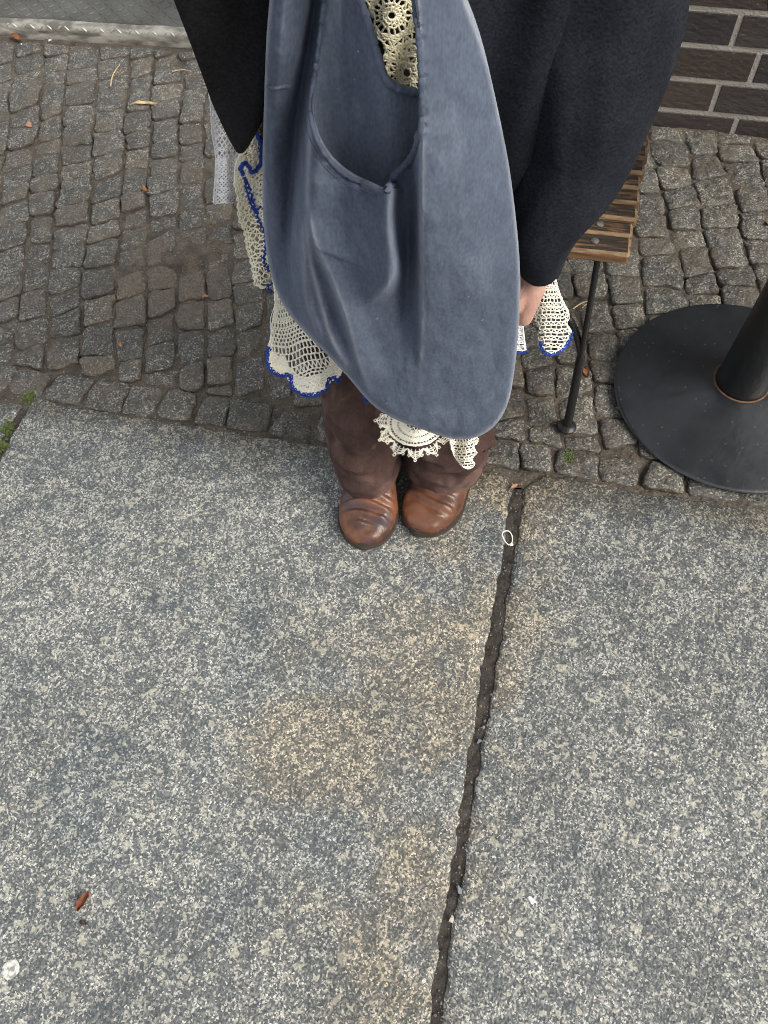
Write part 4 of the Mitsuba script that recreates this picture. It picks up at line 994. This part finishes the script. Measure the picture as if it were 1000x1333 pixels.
def bagY(x, y):
    x, y = np.asarray(x, float), np.asarray(y, float)
    t = np.clip(y / 570, -.3, 1.05)
    Y = .665 - .045 * np.sin(np.clip(t, 0, 1) * math.pi / 2) ** 1.0 * .9
    cxm = np.interp(y, [0, 300, 570], [490, 510, 585]); Y = Y + .028 * ((x - cxm) / 165) ** 2
    D = ridge(x, y, CREASE[0], 8, 74, .048, 0, .42)
    D = D + ridge(x, y, CREASE[1], 44, 9, .044, .05, .36)
    D = D + ridge(x, y, CREASE[2], 7, 30, .022, .1, .25)
    D = D + ridge(x, y, CREASE[3], 8, 9, .011, .2, .2)
    D = D + ridge(x, y, CREASE[4], 14, 7, .012, .2, .2)
    D = D + ridge(x, y, [(385, -150), (372, 0), (362, 90), (354, 200), (352, 300)], 26, 10, .014, 0, .3)
    D = D - ridge(x, y, [(420, -150), (411, 0), (397, 90), (385, 190), (378, 300), (384, 390), (405, 450)], 15, 15, .050, 0, .35)
    D = D - ridge(x, y, [(530, 250), (531, 330), (528, 400), (520, 490)], 11, 15, .018, .3, .5)
    D = D - ridge(x, y, [(445, 330), (468, 380), (492, 440), (520, 500)], 24, 24, .010, .2, .3)
    D = D + ridge(x, y, [(620, 60), (612, 180), (618, 300), (612, 430)], 34, 34, .010, .2, .2)
    xl = np.interp(y, [-160, 0, 100, 165, 290, 400, 460, 530, 600], [440, 428, 413, 405, 399, 404, 428, 488, 560])
    D = D - .068 * np.clip((xl - x) / 52, 0, 1.3) ** 1.1 * np.clip((y - 70) / 170, 0, 1)
    d_, s_, r_ = seg_field(x, y, spline(opening, 60))
    D = D + (.0022 + .0011 * np.sin(r_ * 260 + 2 * np.sin(r_ * 90))) * np.exp(-((d_ - 6) / 6.5) ** 4)
    D = D + .0045 * (meshkit.fbm(np.stack([x / 46, y / 75, 0 * x], -1), 3, 3) - .5) * 2 + .0016 * (meshkit.fbm(np.stack([x / 14, y / 22, 0 * x], -1), 2, 6) - .5) * 2
    return Y - D
def bag_thick(x, y):
    d, _, _ = seg_field(np.asarray(x, float), np.asarray(y, float), spline(opening, 60)); return .0035 + .026 * np.clip((d - 4) / 60, 0, 1)
bm, buv = sheet(bag_poly, bagY, 2.6, bag_thick, 14, .009, oring, wear_and_highlight=bag_wear_highlight)
obj('shoulder_bag__front', bm, 'velvet_blue_worn_highlit', smooth=True, uv=buv)
lin = [(436, -170), (424, 0), (402, 110), (402, 200), (450, 245), (510, 262), (562, 250), (566, 118), (548, 121), (528, 117), (508, 108), (497, 88), (489, 62), (479, 28), (470, 0), (458, -60), (452, -170)]
linY = lambda x, y: .716 + .010 * np.sin((x - 420) * .055) - .00012 * y - .008 * np.exp(-((x - 437 - (y - 60) * .12) / 14) ** 2)
obj('shoulder_bag__back', sheet(lin, linY, 5, .006, 8, .004), 'velvet_lining', smooth=True, label='shaded inner back panel')
# rolled rims
def rim(pts, Yf, r, seed, pucker=.0012):
    p = spline(pts, int(LineString(pts).length / 2)); n = len(p); rs = np.random.RandomState(seed)
    q = at_y(p[:, 0], p[:, 1], Yf(p[:, 0], p[:, 1]) - .0015)
    s = np.arange(n); rr = r + pucker * .6 * (np.sin(s * .55 + 2 * np.sin(s * .13)) + .6 * np.sin(s * 1.3)) + rs.uniform(-.0002, .0002, n)
    return tube(q, rr, 9)
rim_pts = [(428, -120), (422, 0), (416, 55), (409, 105), (405, 140), (407, 163), (415, 186), (428, 207), (447, 225), (468, 238), (487, 246), (502, 250)]
obj('shoulder_bag__rim', join([rim(rim_pts, bagY, .0024, 1, .0005), rim([(504, 249), (509, 236), (519, 223), (532, 210), (541, 194), (546, 172)], lambda x, y: bagY(x, y) - .003, .0032, 2, .0006)]), 'velvet_blue', smooth=True, label='gathered rim of the opening')
obj('shoulder_bag__rim', rim([(528, -120), (539, 0), (545, 50), (548, 100), (549, 150), (547, 180)], lambda x, y: bagY(x, y) - .001, .0024, 3, .0005), 'velvet_blue', smooth=True)
obj('shoulder_bag__back_rim', rim([(458, -60), (470, 0), (479, 28), (489, 62), (497, 88), (508, 108), (528, 117), (552, 121)], lambda x, y: linY(x, y) - .001, .0034, 4, .0006), 'velvet_lining', smooth=True)
def stitches(pts, Yf, step=4.2, ln=2.4, off=.0012):
    L = LineString(spline(pts, 80)); ms = []
    for k in range(int(L.length / step)):
        p = np.array([L.interpolate(k * step).coords[0], L.interpolate(k * step + ln).coords[0]]); ms.append(px_tube(p, Yf, .0005, 4, off))
    return join(ms)
obj('shoulder_bag__stitching', join([stitches([(x + dx, y + dy) for (x, y), (dx, dy) in zip(rim_pts[2:], [(-9, 1)] * 2 + [(-8, 3)] * 3 + [(-7, 7)] * 5)], bagY)]), 'thread_blue_grey', kind='stuff')
obj('shoulder_bag__strap_seam', rim([(349, 113), (356, 115), (366, 113), (376, 112)], lambda x, y: bagY(x, y) + .0015, .0018, 5, .0004), 'velvet_blue', smooth=True)
# straps up to the shoulder, out of the frame
def ribbon(c0, c1, w0_, w1_, mid, n=24):
    p = spline([c0, mid, c1], n); rings = []; t = np.gradient(p, axis=0)
    for k in range(n):
        w = w0_ + (w1_ - w0_) * k / (n - 1); x = np.array([1.0, 0, 0]); y = np.cross(x, t[k]); y /= np.linalg.norm(y)
        a = np.arange(16) * 2 * np.pi / 16; rings.append(p[k] + np.outer(np.cos(a) * w, x) + np.outer(np.sin(a) * .007, y))
    return loft(rings)
e1, e2 = at_y(388, -145, .675), at_y(553, -145, .655); sh_top = np.array([.125, .845, 1.335])
obj('shoulder_bag__strap', ribbon(e1, sh_top, .040, .03, (e1 + sh_top) / 2 + [-.01, -.05, .06]), 'velvet_blue', smooth=True)
obj('shoulder_bag__strap', ribbon(e2, sh_top, .036, .03, (e2 + sh_top) / 2 + [.01, -.05, .06]), 'velvet_blue', smooth=True)

# ------------------------------------------------------------------ litter and moss
def straw(a, b, r, label, mat_='straw', bend=.006, z=.006, group=None):
    A, B = at_z(*a, z), at_z(*b, z); M_ = (A + B) / 2 + np.array([bend, bend, .002])
    obj('straw_stalk', tube(spline([A, M_, B], 12), [r * q for q in np.linspace(1, .5, 12)], 6), mat_, smooth=True, label=label, cat='straw')
straw((144, 112), (156, 84), .0022, 'curved dry straw stalk lying upright in a joint between the upper setts', bend=-.006, z=.005)
straw((224, 93), (250, 94), .0016, 'thin pale straw lying beside the black coat corner')
straw((746, 402), (772, 391), .0018, 'short straw stalk pointing at the chair leg')
straw((758, 401), (770, 398), .0013, 'tiny straw bit just below the longer stalk by the chair leg')
def leaf(a, b, w, mat_, label, name='dry_leaf', cat='leaf', z=.005, curl=.004, seed=0):
    A, B = at_z(*a, z), at_z(*b, z); d = B - A; L = np.linalg.norm(d); d /= L; s_ = np.array([-d[1], d[0], 0]); n = 14; rows_ = []
    rs = np.random.RandomState(seed)
    for k in range(n):
        t = k / (n - 1); hw_ = w * math.sin(math.pi * min(.97, max(.04, t))) ** .8 * (1 + .25 * rs.uniform(-1, 1))
        for q in np.linspace(-1, 1, 7): rows_.append(A + d * L * t + s_ * hw_ * q + np.array([0, 0, curl * (q * q) + .003 * math.sin(t * 5) + .0012 * rs.uniform(-1, 1)]))
    v = np.array(rows_); i = (np.arange(n - 1)[:, None] * 7 + np.arange(6)).ravel()
    f = np.vstack([np.stack([i, i + 1, i + 8], -1), np.stack([i, i + 8, i + 7], -1)])
    f = np.vstack([f, f[:, ::-1] + len(v)]); v = np.vstack([v, v - [0, 0, .0007]])
    obj(name, trimesh.Trimesh(v, f, process=False), mat_, smooth=True, label=label, cat=cat)
leaf((171, 137), (204, 134), .0065, 'straw', 'long pale dry leaf across the setts below the metal step', seed=1)
leaf((102, 1187), (116, 1161), .0062, 'leaf_brown', 'curled brown dry leaf on the lower left of the slab', curl=.008, z=.004, seed=2)
leaf((104, 1199), (113, 1203), .0028, 'boot_sole', 'small blackened leaf scrap just below the curled brown leaf', curl=.003, z=.003, seed=3)
leaf((34, 162), (42, 165), .008, 'leaf_pink', 'salmon pink leaf scrap at the far left of the setts', seed=4)
leaf((183, 248), (193, 247), .006, 'leaf_orange', 'orange leaf scrap in the middle of the left setts', seed=5, z=.007)
leaf((760, 478), (765, 490), .007, 'leaf_brown', 'reddish brown leaf bit behind the chair leg', seed=6)
leaf((14, 46), (28, 52), .010, 'leaf_brown', 'brown leaf at the top left corner below the step', seed=7)
leaf((664, 640), (676, 630), .005, 'leaf_pink', 'pale leaf shred at the top end of the dark joint', seed=8, z=.003)
leaf((264, 389), (273, 385), .004, 'leaf_pink', 'pinkish scrap between the setts left of the lace fan', seed=9)
leaf((155, 446), (159, 453), .004, 'leaf_pink', 'pale pink scrap in a joint of the lower left setts', seed=10, z=.0)
leaf((996, 290), (1003, 292), .008, 'leaf_orange', 'orange leaf edge at the right rim of the picture', seed=11)
lp_ = spline([at_z(664, 709, .008), at_z(656, 702, .010), at_z(655, 693, .014), at_z(661, 691, .014), at_z(667, 699, .011), at_z(666, 707, .008)], 40, closed=True)
obj('plastic_tie', join([tube(lp_, .0011, 8, closed=True), box((.006, .0045, .004), .001, center=at_z(666, 709, .008))]), 'white_plastic', smooth=40, label='small white plastic loop lying in the dark joint', cat='cable tie')
gm = lathe([(.0125, 0), (.0118, .0009), (.008, .0014), (.003, .0010)], 24); gm.vertices[:, :2] *= (1 + .12 * (meshkit.noise(gm.vertices * 160, 2)[:, None] - .5)); gm.apply_translation(at_z(14, 1262, .001)); obj('chewing_gum', gm, 'gum_grey', smooth=True, label='flattened pale chewing gum spot at the lower left edge', cat='chewing gum')
def pebble(px, py, r, z, mat_, label, seed, name='stone_chip', sc=(1, .7, .5)):
    rs = np.random.RandomState(seed + 40); m = trimesh.convex.convex_hull(rs.uniform(-1, 1, (11, 3)) * r * .9); m = trimesh.Trimesh(m.vertices, m.faces, process=False); m.apply_scale(sc)
    m.apply_transform(trimesh.transformations.rotation_matrix(seed * 1.3, [0, 0, 1])); m.apply_translation(at_z(px, py, z)); obj(name, m, mat_, label=label, cat='stone chip')
pebble(587, 1194, .0085, -.002, 'chip_pale', 'pale grey stone chip stuck in the lower part of the dark joint', 1)
pebble(597, 1158, .0085, -.003, 'chip_blue', 'bluish stone chip in the dark joint above the pale chip', 2)
pebble(624, 966, .006, -.003, 'chip_blue', 'small grey chip halfway down the dark joint', 3)
pebble(692, 1171, .0085, .001, 'white_plastic', 'small white flake on the right slab, the upper of the two flakes', 4, sc=(1, .6, .22))
pebble(675, 1216, .0095, .0015, 'chip_pale', 'flat pale flake on the right slab, lowest of the two flakes', 9, sc=(1, .8, .16))
pebble(65, 52, .006, .004, 'white_plastic', 'white pebble below the metal step', 5)
pebble(28, 57, .004, .004, 'white_plastic', 'tiny white pebble beside the brown corner leaf', 6)
grit = []
ico = trimesh.creation.icosphere(subdivisions=0)
for k in range(1290):
    if k < 1150:
        s_, t_ = rng.uniform(-.5, 2.0), rng.uniform(.0, 1.35); p = BORDER_A + BDIR * s_ + NDIR * t_; z = float(soil_z(np.array(p[0]), np.array(p[1])))
        if wall_d(p[0], p[1]) > -.01: continue
    else:
        q = rng.uniform(0, 1); q2 = np.interp(q * js[-2], js, jx[:, 0]), np.interp(q * js[-2], js, jx[:, 1]); p = np.array(q2) + R * rng.uniform(-.009, .009); z = float(jz(np.array(p[0]), np.array(p[1])))
    r = rng.choice([.0011, .0016, .0026], p=[.55, .35, .10]); m = ico.copy(); m.vertices = m.vertices * r * rng.uniform(.6, 1.2, (12, 1)); m.apply_translation([p[0], p[1], z + r * .3]); grit.append(m)
obj('grit', join(grit), 'grit_stone', kind='stuff', label='fine grit scattered in the joints')
def moss(px, py, n, spread, label, seed):
    rs = np.random.RandomState(seed); c = at_z(px, py, -.004); ms = []
    for k in range(n):
        p = c + np.array([rs.normal(0, spread), rs.normal(0, spread * 1.5), 0]); h = rs.uniform(.0025, .0065); a = rs.uniform(0, 6.28)
        for q in range(4):
            aa = a + q * 1.57; d = np.array([math.cos(aa), math.sin(aa), rs.uniform(.4, 1.3)]) * h * .55; w = np.array([-math.sin(aa), math.cos(aa), 0]) * h * .2
            b = p + [0, 0, h * .6]; ms.append(trimesh.Trimesh([b, b + d * .5 + w, b + d, b + d * .5 - w], [[0, 1, 2], [0, 2, 3]], process=False))
        ms.append(tube([p, p + [0, 0, h * .6]], .0004, 4))
    obj('moss_tuft', join(ms), 'moss', label=label, cat='moss')
moss(40, 517, 150, .006, 'small green moss tuft where the slab corner meets the setts', 1)
moss(10, 558, 170, .007, 'green moss tuft in the joint at the left edge of the picture', 2)
moss(3, 582, 110, .006, 'green moss at the very left edge, below the other tufts', 4)
moss(740, 597, 80, .005, 'tiny green moss tuft below the foot of the chair leg', 3)
